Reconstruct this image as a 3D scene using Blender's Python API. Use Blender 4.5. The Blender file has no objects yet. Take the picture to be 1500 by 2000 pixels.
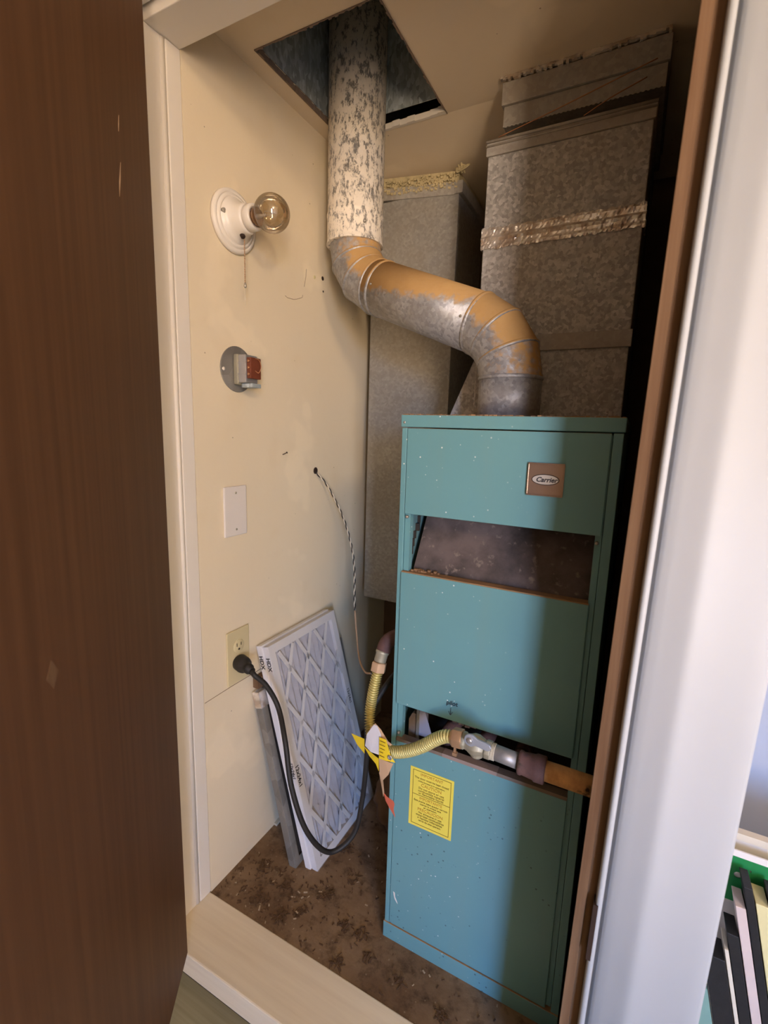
import bpy, bmesh, math, random
from mathutils import Vector, Matrix
random.seed(7)
S = bpy.context.scene
C = S.collection

# ------------------------------------------------------------------ camera
cam = bpy.data.objects.new('camera', bpy.data.cameras.new('camera'))
C.objects.link(cam)
cam.matrix_world = Matrix(((0.88514845, -0.10450113, 0.45342225, 0.815),
                           (0.46434668, 0.13574942, -0.87518813, 0.0),
                           (0.02990634, 0.98521653, 0.16868314, 1.137),
                           (0, 0, 0, 1)))
cam.data.sensor_fit = 'HORIZONTAL'
cam.data.sensor_width = 36.0
cam.data.lens = 36.0 * 931.75 / 1500.0
cam.data.clip_start = 0.01
cam.data.dof.use_dof = True; cam.data.dof.focus_distance = 1.0; cam.data.dof.aperture_fstop = 5.6
S.camera = cam
S.view_settings.view_transform = 'Standard'
S.view_settings.look = 'None'
S.view_settings.gamma = 1.0
S.view_settings.use_curve_mapping = False
S.view_settings.exposure = 1.70

# ------------------------------------------------------------------ sky, sun, daylight opening
W = bpy.data.worlds.new('sky'); S.world = W; W.use_nodes = True
wn = W.node_tree; wn.nodes.clear()
tc = wn.nodes.new('ShaderNodeTexCoord'); sx = wn.nodes.new('ShaderNodeSeparateXYZ')
rp = wn.nodes.new('ShaderNodeValToRGB'); bg = wn.nodes.new('ShaderNodeBackground'); wo = wn.nodes.new('ShaderNodeOutputWorld')
# outdoors seen through the glazed opening: sunlit tan desert ground below the horizon, blue sky above
mr = wn.nodes.new('ShaderNodeMapRange'); mr.inputs['From Min'].default_value = -1.0; mr.inputs['From Max'].default_value = 1.0
E = rp.color_ramp.elements
E[0].position = 0.485; E[0].color = (1.55, 1.14, 0.74, 1)
E[1].position = 0.515; E[1].color = (0.55, 0.90, 1.55, 1)
e3 = E.new(0.85); e3.color = (0.20, 0.42, 0.95, 1)
wn.links.new(tc.outputs['Generated'], sx.inputs[0]); wn.links.new(sx.outputs['Z'], mr.inputs['Value']); wn.links.new(mr.outputs[0], rp.inputs[0])
wn.links.new(rp.outputs[0], bg.inputs[0]); wn.links.new(bg.outputs[0], wo.inputs[0])
bg.inputs[1].default_value = 15.0
# sky portal in the glazed opening of the room behind the viewer (helps sampling, adds no light)
WX0, WX1, WZ0, WZ1, WY = 2.80, 3.70, -0.02, 1.95, -2.9
por = bpy.data.objects.new('window_portal', bpy.data.lights.new('window_portal', 'AREA')); C.objects.link(por)
por.data.shape = 'RECTANGLE'; por.data.size = WX1 - WX0; por.data.size_y = WZ1 - WZ0
por.data.cycles.is_portal = True
por.location = ((WX0 + WX1) / 2, WY - 0.02, (WZ0 + WZ1) / 2)
por.rotation_euler = Vector((0, 1, 0)).to_track_quat('-Z', 'Z').to_euler()

# warm ceiling lamp of the room (its fitting is built with the room shell)
lamp = bpy.data.objects.new('ceiling_lamp_light', bpy.data.lights.new('ceiling_lamp_light', 'POINT')); C.objects.link(lamp)
lamp.data.energy = 26.0; lamp.data.color = (1.0, 0.74, 0.46); lamp.data.shadow_soft_size = 0.16; lamp.location = (2.5, -1.25, 2.12)

# ------------------------------------------------------------------ materials
class NT:
    def __init__(s, name):
        s.m = bpy.data.materials.new(name); s.m.use_nodes = True
        s.t = s.m.node_tree; s.t.nodes.clear()
        s.o = s.n('ShaderNodeOutputMaterial'); s.b = s.n('ShaderNodeBsdfPrincipled')
        s.l(s.b.outputs[0], s.o.inputs[0])
        s.co = s.n('ShaderNodeTexCoord').outputs['Object']
    def n(s, t): return s.t.nodes.new(t)
    def l(s, a, b): s.t.links.new(a, b)
    def sock(s, v, inp):
        if hasattr(v, 'is_output'): s.l(v, inp)
        else: inp.default_value = v
    def mapped(s, sc):
        mp = s.n('ShaderNodeMapping'); s.l(s.co, mp.inputs[0]); mp.inputs['Scale'].default_value = sc; return mp.outputs[0]
    def noise(s, scale, detail=4, rough=.55, co=None):
        n = s.n('ShaderNodeTexNoise'); s.l(co or s.co, n.inputs['Vector'])
        n.inputs['Scale'].default_value = scale; n.inputs['Detail'].default_value = detail; n.inputs['Roughness'].default_value = rough
        return n.outputs[0]
    def voro(s, scale, out='Distance', co=None, rnd=1.0):
        n = s.n('ShaderNodeTexVoronoi'); s.l(co or s.co, n.inputs['Vector'])
        n.inputs['Scale'].default_value = scale; n.inputs['Randomness'].default_value = rnd; return n.outputs[out]
    def ramp(s, v, a, b, ca=(0, 0, 0, 1), cb=(1, 1, 1, 1)):
        r = s.n('ShaderNodeValToRGB'); s.l(v, r.inputs[0]); e = r.color_ramp.elements
        e[0].position = a; e[1].position = b; e[0].color = ca; e[1].color = cb; return r.outputs[0]
    def mix(s, f, a, b):
        m = s.n('ShaderNodeMix'); m.data_type = 'RGBA'
        s.sock(f, m.inputs[0])
        for v, i in ((a, 6), (b, 7)):
            if isinstance(v, tuple) and len(v) == 3: v = (*v, 1)
            s.sock(v, m.inputs[i])
        return m.outputs[2]
    def math(s, op, a, b=0.0):
        m = s.n('ShaderNodeMath'); m.operation = op; s.sock(a, m.inputs[0]); s.sock(b, m.inputs[1]); return m.outputs[0]
    def bump(s, h, strength=.3, dist=.002):
        b = s.n('ShaderNodeBump'); s.l(h, b.inputs['Height']); b.inputs['Strength'].default_value = strength; b.inputs['Distance'].default_value = dist
        s.l(b.outputs[0], s.b.inputs['Normal'])
    def done(s, col, rough=.6, metal=0., spec=.5):
        if isinstance(col, tuple) and len(col) == 3: col = (*col, 1)
        s.sock(col, s.b.inputs['Base Color']); s.sock(rough, s.b.inputs['Roughness']); s.sock(metal, s.b.inputs['Metallic'])
        s.b.inputs['Specular IOR Level'].default_value = spec
        return s.m
    def upmask(s, lo, hi, nscale=25, amt=.5):
        g = s.n('ShaderNodeNewGeometry'); q = s.n('ShaderNodeSeparateXYZ'); s.l(g.outputs['Normal'], q.inputs[0])
        v = s.math('ADD', q.outputs['Z'], s.math('MULTIPLY', s.math('SUBTRACT', s.noise(nscale), .5), amt))
        return s.ramp(v, lo, hi)

def simple(name, c, rough=.6, metal=0., var=.12, scale=12, bump=0., bscale=60, spec=.4):
    t = NT(name)
    d = tuple(x * (1 - var) for x in c); e = tuple(min(1, x * (1 + var)) for x in c)
    col = t.mix(t.noise(scale), d, e)
    if bump: t.bump(t.noise(bscale), bump)
    return t.done(col, rough, metal, spec)

def wood(name, c1, c2, stretch=(60, 60, 2), rough=.5, spec=.3, bump=.15):
    t = NT(name); v = t.noise(1.0, 6, .6, t.mapped(stretch))
    f = t.noise(3.0)
    col = t.mix(t.ramp(v, .35, .68), c1, c2); col = t.mix(t.math('MULTIPLY', f, .35), col, tuple(x * .6 for x in c1))
    t.bump(v, bump, .001); return t.done(col, rough, 0, spec)

def wallpaint(name, c, specks=True):
    t = NT(name)
    col = t.mix(t.noise(2.2, 5), tuple(x * .93 for x in c), tuple(min(1, x * 1.04) for x in c))
    col = t.mix(t.math('MULTIPLY', t.ramp(t.noise(7, 6), .56, .78), .30), col, (c[0] * .86, c[1] * .78, c[2] * .64))
    col = t.mix(t.math('MULTIPLY', t.ramp(t.noise(4.3, 3), .62, .66), .6), col, tuple(min(1, x * 1.1) for x in c))
    if specks:
        sp = t.ramp(t.voro(26), .035, .05, (1, 1, 1, 1), (0, 0, 0, 1))
        sp = t.math('MULTIPLY', sp, t.ramp(t.noise(5), .5, .56))
        col = t.mix(t.math('MULTIPLY', sp, .6), col, (.12, .07, .03))
    t.bump(t.noise(70, 4), .12, .002)
    return t.done(col, .75, 0, .25)

def galv(name, a=.16, b=.42, scale=55, dust=.35, rough=.55, metal=.55, tint=(1, .97, .92), dustc=(.30, .24, .17), stretch=(1, 1, 1)):
    t = NT(name); co = t.mapped(stretch)
    cells = t.voro(scale, 'Color', co); q = t.n('ShaderNodeSeparateColor'); t.l(cells, q.inputs[0])
    col = t.mix(t.ramp(q.outputs[0], .15, .95), tuple(a * x for x in tint), tuple(b * x for x in tint))
    col = t.mix(t.math('MULTIPLY', t.ramp(t.noise(scale * .5, 5, .7, co), .38, .66), .6), col, tuple((a + b) * .42 * x for x in tint))
    d = t.math('MULTIPLY', t.ramp(t.noise(6, 6), .3, .7), dust)
    col = t.mix(d, col, dustc)
    sp = t.math('MULTIPLY', t.ramp(t.voro(90), .05, .11, (1, 1, 1, 1), (0, 0, 0, 1)), .35)
    col = t.mix(sp, col, (.5, .44, .36))
    t.bump(t.noise(9, 2), .25, .006)
    t.l(t.math('SUBTRACT', metal, t.math('MULTIPLY', d, metal)), t.b.inputs['Metallic'])
    m = t.done(col, rough, metal)
    for lk in list(t.t.links):
        pass
    return m

def flue(name, paint=False, dust=False):
    t = NT(name)
    q = t.n('ShaderNodeSeparateColor'); t.l(t.voro(150, 'Color'), q.inputs[0])
    col = t.mix(q.outputs[0], (.28, .28, .29), (.46, .46, .48))
    col = t.mix(t.math('MULTIPLY', t.ramp(t.noise(30, 5), .45, .6), .5), col, (.33, .31, .29))
    met = .4
    if paint:
        col = t.mix(.6, col, (.27, .24, .20))
        pm = t.ramp(t.noise(85, 9, .8, t.mapped((1, 1, .5))), .435, .49)
        col = t.mix(pm, col, t.mix(t.noise(9), (.90, .80, .67), (.86, .80, .72)))
        met = t.math('MULTIPLY', t.math('SUBTRACT', 1.0, pm), .3)
        t.bump(pm, .5, .001)
    if dust:
        dm = t.upmask(-.42, .22, 70, .7)
        col = t.mix(t.math('MULTIPLY', dm, .93), col, t.mix(t.noise(30), (.46, .26, .085), (.58, .35, .13)))
        met = t.math('MULTIPLY', t.math('SUBTRACT', 1.0, dm), .5)
    return t.done(col, t.math('ADD', .5, t.math('MULTIPLY', dm, .45)) if dust else .55, met, .25)

def teal(name, dustup=True):
    t = NT(name); c = (.145, .325, .355)
    col = t.mix(t.noise(3, 5), tuple(x * .9 for x in c), tuple(x * 1.06 for x in c))
    col = t.mix(t.math('MULTIPLY', t.ramp(t.noise(2.0, 6, .6, t.mapped((10, 10, 1))), .5, .8), .25), col, (.20, .30, .26))
    pos = t.n('ShaderNodeSeparateXYZ'); t.l(t.co, pos.inputs[0])
    # paint splatter, thicker towards the left door edge, and fine dark specks low down
    v = t.voro(75); sp = t.ramp(v, .075, .13, (1, 1, 1, 1), (0, 0, 0, 1))
    sp = t.math('MULTIPLY', sp, t.ramp(t.noise(24, 2), .50, .55))
    sp = t.math('MULTIPLY', sp, t.ramp(t.math('ADD', pos.outputs['X'], .19), .12, .24, (1, 1, 1, 1), (.04, .04, .04, 1)))
    col = t.mix(sp, col, (.72, .76, .74))
    v2 = t.voro(62); s2 = t.ramp(v2, .09, .14, (1, 1, 1, 1), (0, 0, 0, 1))
    s2 = t.math('MULTIPLY', s2, t.ramp(t.noise(13, 2), .48, .55)); s2 = t.math('MULTIPLY', s2, t.ramp(pos.outputs['Z'], .40, .52, (1, 1, 1, 1), (0, 0, 0, 1)))
    col = t.mix(t.math('MULTIPLY', s2, .7), col, (.02, .05, .06))
    if dustup: col = t.mix(t.upmask(.5, .9, 60, .4), col, (.38, .24, .13))
    t.bump(t.noise(160, 2), .05, .0006)
    return t.done(col, .42, 0, .45)

def rust(name, a, b, rough=.85):
    t = NT(name); col = t.mix(t.ramp(t.noise(45, 7, .7), .35, .65), a, b)
    col = t.mix(t.ramp(t.noise(22, 4), .60, .66), col, (.05, .035, .025))
    t.bump(t.noise(90, 5), .4, .001); return t.done(col, rough, 0, .2)

def closetfloor(name):
    t = NT(name); c = t.mix(t.ramp(t.noise(5, 6, .62), .34, .68), (.15, .092, .055), (.30, .205, .13))
    c = t.mix(t.math('MULTIPLY', t.ramp(t.noise(22, 6, .7), .5, .68), .75), c, (.045, .028, .018))
    c = t.mix(t.math('MULTIPLY', t.ramp(t.voro(60), .08, .14, (1, 1, 1, 1), (0, 0, 0, 1)), .3), c, (.42, .34, .25))
    t.bump(t.noise(45, 6), .5, .004); return t.done(c, .95, 0, .1)

M = {}
M['wall'] = wallpaint('cream_wall_paint', (.79, .68, .50))
M['ceil'] = wallpaint('cream_ceiling_paint', (.74, .63, .48))
M['trim'] = simple('white_trim_paint', (.78, .72, .64), .45, 0, .05, 5, .05, 40)
M['casing'] = simple('white_gloss_casing_paint', (.49, .51, .545), .52, 0, .02, 3, .04, 20)  # slight blue tint puts window daylight into the white paint
M['rooms'] = simple('room_wall_paint', (.62, .56, .48), .8, 0, .03)
M['bluelitwall'] = simple('white_wall_daylight_tint', (.40, .44, .54), .8, 0, .03)  # bluish daylight on a white wall, put into its colour
M['sill'] = wood('painted_sill_wood', (.88, .78, .62), (.78, .67, .52), (3, 60, 60), .6)
M['door'] = wood('dark_stained_door_veneer', (.105, .044, .016), (.150, .066, .026), (70, 70, 1.4), .55, .3, .06)
M['jambwood'] = wood('bare_jamb_wood', (.15, .080, .042), (.25, .15, .085), (80, 80, 3), .8, .2)
M['rfloor'] = wood('room_floor_vinyl', (.30, .29, .20), (.40, .38, .28), (2, 90, 90), .5)
M['floor'] = closetfloor('dirty_closet_floor')
M['darkwall'] = simple('dark_brown_wall', (.16, .10, .06), .9, 0, .2)
M['galv'] = galv('galvanised_duct', .28, .64, 165, .42, metal=.2, tint=(1, .98, .95), dustc=(.34, .28, .22))
M['galvL'] = galv('dusty_galvanised_return', .27, .40, 150, .6, metal=.2, dustc=(.30, .25, .18))
M['chase'] = galv('blue_galvanised_chase', .30, .70, 130, .05, .45, .15, (.84, .95, 1.0), stretch=(1, 1, .5))
M['flange'] = galv('duct_flange_metal', .34, .46, 120, .7, metal=.2, dustc=(.34, .27, .20))
M['foil'] = NT('foil_tape')
t = M['foil']; t.bump(t.noise(60, 4, .6), .6, .003); M['foil'] = t.done(t.mix(t.ramp(t.noise(40, 5), .42, .62), (.88, .84, .80), (.60, .50, .42)), .24, .7)
M['insul'] = simple('frayed_insulation', (.52, .44, .27), .95, 0, .45, 60, .8, 120)
M['fluep'] = flue('flaking_white_painted_flue', True)
M['flue'] = flue('bare_flue_metal')
M['flued'] = flue('dusty_flue_metal', False, True)
M['teal'] = teal('teal_cabinet_enamel')
M['tealin'] = simple('teal_inner_enamel', (.13, .25, .26), .5)
M['dark'] = simple('near_black_interior', (.035, .028, .024), .9, 0, .3)  # near-black shared by burner opening, gasket, old filter media and sill board
t = NT('stained_baffle_sheet'); c_ = t.mix(t.ramp(t.noise(9, 6, .6), .38, .62), (.155, .118, .11), (.05, .042, .04)); c_ = t.mix(t.ramp(t.noise(70, 4), .60, .72), c_, (.24, .19, .16)); M['baffle'] = t.done(c_, .8, 0, .2)
M['rustdust'] = simple('rusty_dust_edge', (.30, .17, .085), .9, 0, .35, 40)
M['brownlip'] = simple('dusty_brown_lip', (.20, .15, .12), .9, 0, .3, 30)
M['lightlip'] = simple('lighter_brown_lip', (.30, .22, .19), .9, 0, .15, 30)  # paler tone for the middle stretch of the lower panel lip
M['rust'] = rust('orange_rusted_pipe', (.75, .42, .17), (.52, .27, .11))
M['iron'] = rust('purple_iron_coupling', (.16, .085, .075), (.11, .06, .055), .7)
M['steel'] = simple('zinc_steel', (.50, .49, .50), .4, .7, .2, 40)
M['handle'] = simple('blue_grey_lever', (.40, .43, .50), .4, .4, .1, 40)
M['nipple'] = simple('dull_galvanised_nipple', (.34, .33, .34), .45, .5, .3, 50)
M['valve'] = simple('grey_cast_valve', (.40, .37, .28), .5, .4, .2, 30, .2, 80)
M['brass'] = simple('dull_brass', (.52, .33, .20), .45, .6, .2, 40)
M['hose'] = simple('yellow_coated_corrugated_metal', (.62, .54, .22), .38, .35, .15, 30)
M['tape'] = simple('thread_seal', (.62, .56, .44), .8)
M['porc'] = simple('white_porcelain', (.80, .74, .67), .28, 0, .06, 14, 0, 60, .5)
M['blackp'] = simple('black_rubber', (.022, .019, .017), .55)
M['brownhole'] = simple('dark_hole', (.03, .015, .01), .8)
M['ivory'] = simple('ivory_plastic', (.66, .56, .33), .45)
M['whitep'] = simple('white_plastic', (.76, .70, .65), .4, 0, .03)
M['redboard'] = simple('red_brown_terminal_board', (.17, .045, .022), .5, 0, .25, 60)
M['copper'] = simple('copper_wire', (.50, .24, .12), .35, .7)
M['card'] = simple('white_filter_cardboard', (.76, .74, .76), .7, 0, .05, 8)
M['pleat'] = simple('grey_filter_media', (.44, .43, .47), .95, 0, .10, 50, .3, 200)
M['ink'] = simple('black_ink', (.02, .02, .03), .6)
M['inkbrown'] = simple('brown_print', (.20, .12, .015), .6)
M['inkorange'] = simple('orange_print', (.55, .28, .03), .6)
M['yellow'] = simple('yellow_sticker', (.82, .68, .10), .5, 0, .06, 20)
M['yellowtag'] = simple('yellow_tag_paper', (.85, .62, .03), .5, 0, .1, 30)
M['whitetag'] = simple('white_tag_paper', (.72, .70, .74), .6)
M['tantag'] = simple('tan_tag_paper', (.55, .36, .22), .6)
M['redtag'] = simple('red_tag_paper', (.62, .14, .08), .6)
M['oldmetal'] = galv('old_filter_frame', .22, .36, 25, .2)
M['bronze'] = simple('brushed_bronze_plate', (.34, .24, .19), .3, .75, .12, 30)
M['silver'] = simple('silver_oval', (.72, .70, .68), .3, .5, .05)
M['debris'] = simple('dry_leaf_litter', (.10, .055, .028), .95, 0, .6, 300)
M['debrisl'] = simple('pale_crumbs', (.42, .33, .23), .95, 0, .4, 300)
M['green'] = simple('green_card', (.015, .20, .055), .4)
M['cream'] = simple('cream_board', (.66, .58, .46), .7)
M['pinkish'] = simple('pale_pink_board', (.60, .48, .44), .7)
M['palegold'] = simple('pale_yellow_board', (.66, .58, .30), .7)
M['frameblack'] = simple('black_frame', (.013, .012, .013), .5, 0, .4, 60, .3, 100)
M['tealboard'] = simple('pale_teal_board', (.19, .32, .27), .6)
M['salmon'] = simple('salmon_board', (.62, .28, .20), .7)
M['ground'] = simple('sunlit_desert_ground', (.52, .40, .27), .95, 0, .1)
M['shield'] = simple('grey_blue_sheet', (.30, .30, .38), .5)
M['screw'] = simple('screw_metal', (.45, .42, .38), .4, .7)

def glassy(name, col, tr=.85, rough=.08):
    t = NT(name)
    a = t.n('ShaderNodeBsdfTransparent'); a.inputs[0].default_value = (*col, 1)
    g = t.n('ShaderNodeBsdfGlossy'); g.inputs['Roughness'].default_value = rough
    fr = t.n('ShaderNodeLayerWeight'); fr.inputs[0].default_value = .35
    mx = t.n('ShaderNodeMixShader')
    f = t.math('ADD', t.math('MULTIPLY', fr.outputs['Fresnel'], .6 if tr < .98 else .25), 1 - tr)
    t.l(f, mx.inputs[0]); t.l(a.outputs[0], mx.inputs[1]); t.l(g.outputs[0], mx.inputs[2])
    if name.startswith('plastic'):
        b = t.n('ShaderNodeBump'); b.inputs['Strength'].default_value = .6; b.inputs['Distance'].default_value = .004
        t.l(t.noise(26, 4), b.inputs['Height']); t.l(b.outputs[0], g.inputs['Normal'])
    t.t.nodes.remove(t.b); t.l(mx.outputs[0], t.o.inputs[0]); return t.m
M['bulb'] = glassy('smoky_bulb_glass', (.78, .70, .58), .90, .05)
M['wrap'] = glassy('plastic_shrink_wrap', (1, 1, 1), .985, .15)
M['pane'] = glassy('clear_window_pane', (.97, .98, 1.0), .97, .0)

# ------------------------------------------------------------------ mesh helpers
def box(bm, x0, x1, y0, y1, z0, z1, f=None):
    P = [(x, y, z) for z in (z0, z1) for y in (y0, y1) for x in (x0, x1)]
    if f: P = [f(Vector(p)) for p in P]
    v = [bm.verts.new(p) for p in P]
    for q in ((0, 2, 3, 1), (4, 5, 7, 6), (0, 1, 5, 4), (2, 6, 7, 3), (0, 4, 6, 2), (1, 3, 7, 5)): bm.faces.new([v[i] for i in q])
def obox(bm, o, a, b, c, A, B, Cc):
    """box spanned from o by ranges A,B,Cc along unit vectors a,b,c"""
    a, b, c, o = Vector(a), Vector(b), Vector(c), Vector(o)
    box(bm, A[0], A[1], B[0], B[1], Cc[0], Cc[1], lambda p: o + a * p.x + b * p.y + c * p.z)
def frames(pts):
    pts = [Vector(p) for p in pts]; T = []
    for i in range(len(pts)):
        d = (pts[min(i + 1, len(pts) - 1)] - pts[max(i - 1, 0)]).normalized(); T.append(d)
    n = T[0].orthogonal().normalized(); N = []
    for i, t_ in enumerate(T):
        n = (n - t_ * n.dot(t_)).normalized(); N.append(n)
    return pts, T, N
def tube(bm, pts, r, seg=16, caps=True, smooth=True):
    pts, T, N = frames(pts); rings = []
    for i, p in enumerate(pts):
        rr = r[i] if isinstance(r, (list, tuple)) else r
        b = T[i].cross(N[i])
        rings.append([bm.verts.new(p + (N[i] * math.cos(2 * math.pi * k / seg) + b * math.sin(2 * math.pi * k / seg)) * rr) for k in range(seg)])
    for a, b in zip(rings, rings[1:]):
        for k in range(seg):
            f = bm.faces.new((a[k], a[(k + 1) % seg], b[(k + 1) % seg], b[k])); f.smooth = smooth
    if caps:
        bm.faces.new(rings[0][::-1]); bm.faces.new(rings[-1])
def ribbon(bm, pts, r, seg=16): tube(bm, pts, r, seg, False)
def lathe(bm, o, axis, prof, seg=32):
    """prof = [(distance along axis, radius)]"""
    o = Vector(o); ax = Vector(axis).normalized(); n = ax.orthogonal().normalized(); b = ax.cross(n); rings = []
    for h, r in prof:
        rings.append([bm.verts.new(o + ax * h + (n * math.cos(2 * math.pi * k / seg) + b * math.sin(2 * math.pi * k / seg)) * max(r, 1e-5)) for k in range(seg)])
    for A, B in zip(rings, rings[1:]):
        for k in range(seg):
            f = bm.faces.new((A[k], A[(k + 1) % seg], B[(k + 1) % seg], B[k])); f.smooth = True
    bm.faces.new(rings[0][::-1]); bm.faces.new(rings[-1])
def prism(bm, poly, z0, z1, f=None, smooth=False):
    f = f or (lambda p: p)
    a = [bm.verts.new(f(Vector((x, y, z0)))) for x, y in poly]; b = [bm.verts.new(f(Vector((x, y, z1)))) for x, y in poly]
    n = len(poly); bm.faces.new(a[::-1]); bm.faces.new(b)
    for i in range(n):
        q = bm.faces.new((a[i], a[(i + 1) % n], b[(i + 1) % n], b[i])); q.smooth = smooth
def spline(P, n=10):
    P = [Vector(p) for p in P]; P = [2 * P[0] - P[1]] + P + [2 * P[-1] - P[-2]]; out = []
    for i in range(1, len(P) - 2):
        for k in range(n):
            t_ = k / n; a, b, c, d = P[i - 1], P[i], P[i + 1], P[i + 2]
            out.append(.5 * ((2 * b) + (c - a) * t_ + (2 * a - 5 * b + 4 * c - d) * t_ * t_ + (3 * b - a - 3 * c + d) * t_ ** 3))
    out.append(P[-2]); return out
def resample(pts, step):
    out = [pts[0]]; acc = 0
    for a, b in zip(pts, pts[1:]):
        L = (b - a).length; pos = step - acc
        while pos <= L: out.append(a + (b - a) * (pos / L)); pos += step
        acc = (acc + L) % step
    return out
def BM(): return bmesh.new()
def wloc(o):
    v = Vector((0, 0, 0))
    while o: v += Vector(o.location); o = o.parent
    return v
def obj(name, bm, mat, parent=None, bevel=0, label=None):
    if parent is not None:
        off = wloc(parent)
        for v in bm.verts: v.co -= off
    bmesh.ops.recalc_face_normals(bm, faces=bm.faces[:])
    me = bpy.data.meshes.new(name); bm.to_mesh(me); bm.free()
    me.materials.append(M[mat])
    o = bpy.data.objects.new(name, me); C.objects.link(o); o.parent = parent
    if bevel:
        b = o.modifiers.new('bevel', 'BEVEL'); b.width = bevel; b.segments = 2; b.limit_method = 'ANGLE'
    if label: o['label'] = label
    return o
def tag(o, label, cat, group=None, kind=None):
    o['label'] = label; o['category'] = cat
    if group: o['group'] = group
    if kind: o['kind'] = kind
    return o
def thing(name, loc, label, cat, group=None, kind=None):
    o = bpy.data.objects.new(name, None); o.location = loc; o.empty_display_size = .05; C.objects.link(o)
    return tag(o, label, cat, group, kind)
def struct(name, bm, mat, label, cat, bevel=0):
    return tag(obj(name, bm, mat, None, bevel), label, cat, None, 'structure')
def bx(name, mat, parent, *a, bevel=0, label=None):
    bm = BM(); box(bm, *a); return obj(name, bm, mat, parent, bevel, label)
def text(name, body, size, o, a, b, mat, parent, align='LEFT', shear=0., depth=.0002, bold=0.):
    cu = bpy.data.curves.new(name, 'FONT'); cu.body = body; cu.size = size; cu.align_x = align; cu.shear = shear; cu.extrude = depth
    cu.offset = bold; cu.resolution_u = 3
    to = bpy.data.objects.new(name, cu); C.objects.link(to); bpy.context.view_layer.update()
    me = bpy.data.meshes.new_from_object(to.evaluated_get(bpy.context.evaluated_depsgraph_get()))
    bpy.data.objects.remove(to); bpy.data.curves.remove(cu)
    a, b, o = Vector(a), Vector(b), Vector(o); c = a.cross(b)
    bm = BM(); bm.from_mesh(me); bpy.data.meshes.remove(me)
    for v in bm.verts: v.co = o + a * v.co.x + b * v.co.y + c * (v.co.z + depth)
    return obj(name, bm, mat, parent)

# ------------------------------------------------------------------ room shell
CEIL = 1.893
bm = BM(); box(bm, -1.35, 4.05, -3.05, .70, -.20, -.10); box(bm, .90, 4.05, .70, 1.45, -.20, -.10)
struct('floor_room', bm, 'rfloor', 'greenish beige streaked floor in front of the closet sill', 'floor')
bm = BM(); box(bm, -1.35, 4.05, -3.05, 1.95, 2.40, 2.5); struct('ceiling_room', bm, 'rooms', 'white ceiling of the room in front of the closet', 'ceiling')
bm = BM(); box(bm, -1.35, -1.25, -3.05, .9, -.2, 2.4); struct('wall_room_left', bm, 'rooms', 'white room wall beyond the open brown door', 'wall')
bm = BM(); box(bm, 3.95, 4.05, -3.05, 1.95, -.2, 2.4); struct('wall_room_right', bm, 'rooms', 'white room wall far right of the closet', 'wall')
bm = BM()
box(bm, -1.35, WX0, -3.05, WY, -.2, 2.4); box(bm, WX1, 4.05, -3.05, WY, -.2, 2.4)
box(bm, WX0, WX1, -3.05, WY, -.2, WZ0); box(bm, WX0, WX1, -3.05, WY, WZ1, 2.4)
struct('wall_room_back', bm, 'rooms', 'white room wall holding the tall glazed opening', 'wall')
win = thing('window_1', ((WX0 + WX1) / 2, WY - .05, WZ0), 'tall clear glazed opening lighting the closet from the room', 'window', None, 'structure')
bm = BM()
for a in ((WX0, WX0 + .05, WZ0, WZ1), (WX1 - .05, WX1, WZ0, WZ1), (WX0 + .05, WX1 - .05, WZ0, WZ0 + .05), (WX0 + .05, WX1 - .05, WZ1 - .05, WZ1)):
    box(bm, a[0], a[1], WY - .09, WY - .04, a[2], a[3])
obj('window_frame', bm, 'trim', win)
bm = BM(); box(bm, WX0 + .05, WX1 - .05, WY - .068, WY - .062, WZ0 + .05, WZ1 - .05); obj('pane', bm, 'pane', win)
cl = thing('ceiling_fitting', (2.5, -1.25, 2.40), 'round white ceiling fitting over the lamp in the room', 'ceiling light')
bm = BM(); lathe(bm, (2.5, -1.25, 2.3995), (0, 0, -1), [(0, .16), (.02, .165), (.035, .15), (.04, .05), (.10, .03), (.12, .02)], 40); obj('canopy', bm, 'trim', cl)
# wall left of the doorway and above it (room side)
bm = BM(); box(bm, -1.25, -.0905, .62, .70, -.10, 2.4); box(bm, -.30, -.1005, .70, .80, -.10, 2.4); box(bm, -.09, .97, .62, .70, 1.93, 2.4)
struct('wall_front', bm, 'rooms', 'white room wall around the closet doorway', 'wall')
bm = BM(); box(bm, .951, 3.95, 1.25, 1.35, -.1, 2.4); struct('wall_recess', bm, 'bluelitwall', 'white wall tinted daylight blue behind the leaning frames', 'wall')

# ------------------------------------------------------------------ closet shell
bm = BM(); box(bm, -.05, .8995, .705, 1.62, -.10, 0); struct('floor', bm, 'floor', 'dirty brown closet floor under the furnace', 'floor')
def wall_left():
    bm = BM(); box(bm, -.10, 0, .7065, 1.62, 0, 2.345); return bm
wl = struct('wall_left', wall_left(), 'wall', 'cream closet wall carrying the bare bulb and outlet', 'wall')
for P in ([(1.001, 1.461), (1.010, 1.458), (1.019, 1.459), (1.034, 1.460), (1.048, 1.464), (1.070, 1.473), (1.073, 1.480)], [(1.079, 1.502), (1.086, 1.53), (1.088, 1.548)]):
    bm = BM(); tube(bm, [(0, y, z) for y, z in P], .0006, 5); obj('crack', bm, 'jambwood', wl)
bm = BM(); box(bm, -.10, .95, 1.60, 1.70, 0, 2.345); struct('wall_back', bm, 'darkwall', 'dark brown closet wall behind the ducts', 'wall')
bm = BM(); box(bm, .838, .95, .745, 1.60, -.1, 2.345); struct('wall_right', bm, 'darkwall', 'closet wall coloured dark for shade in the gap beside the furnace', 'wall')  # shade of the narrow gap is put into this wall's dark colour
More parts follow.
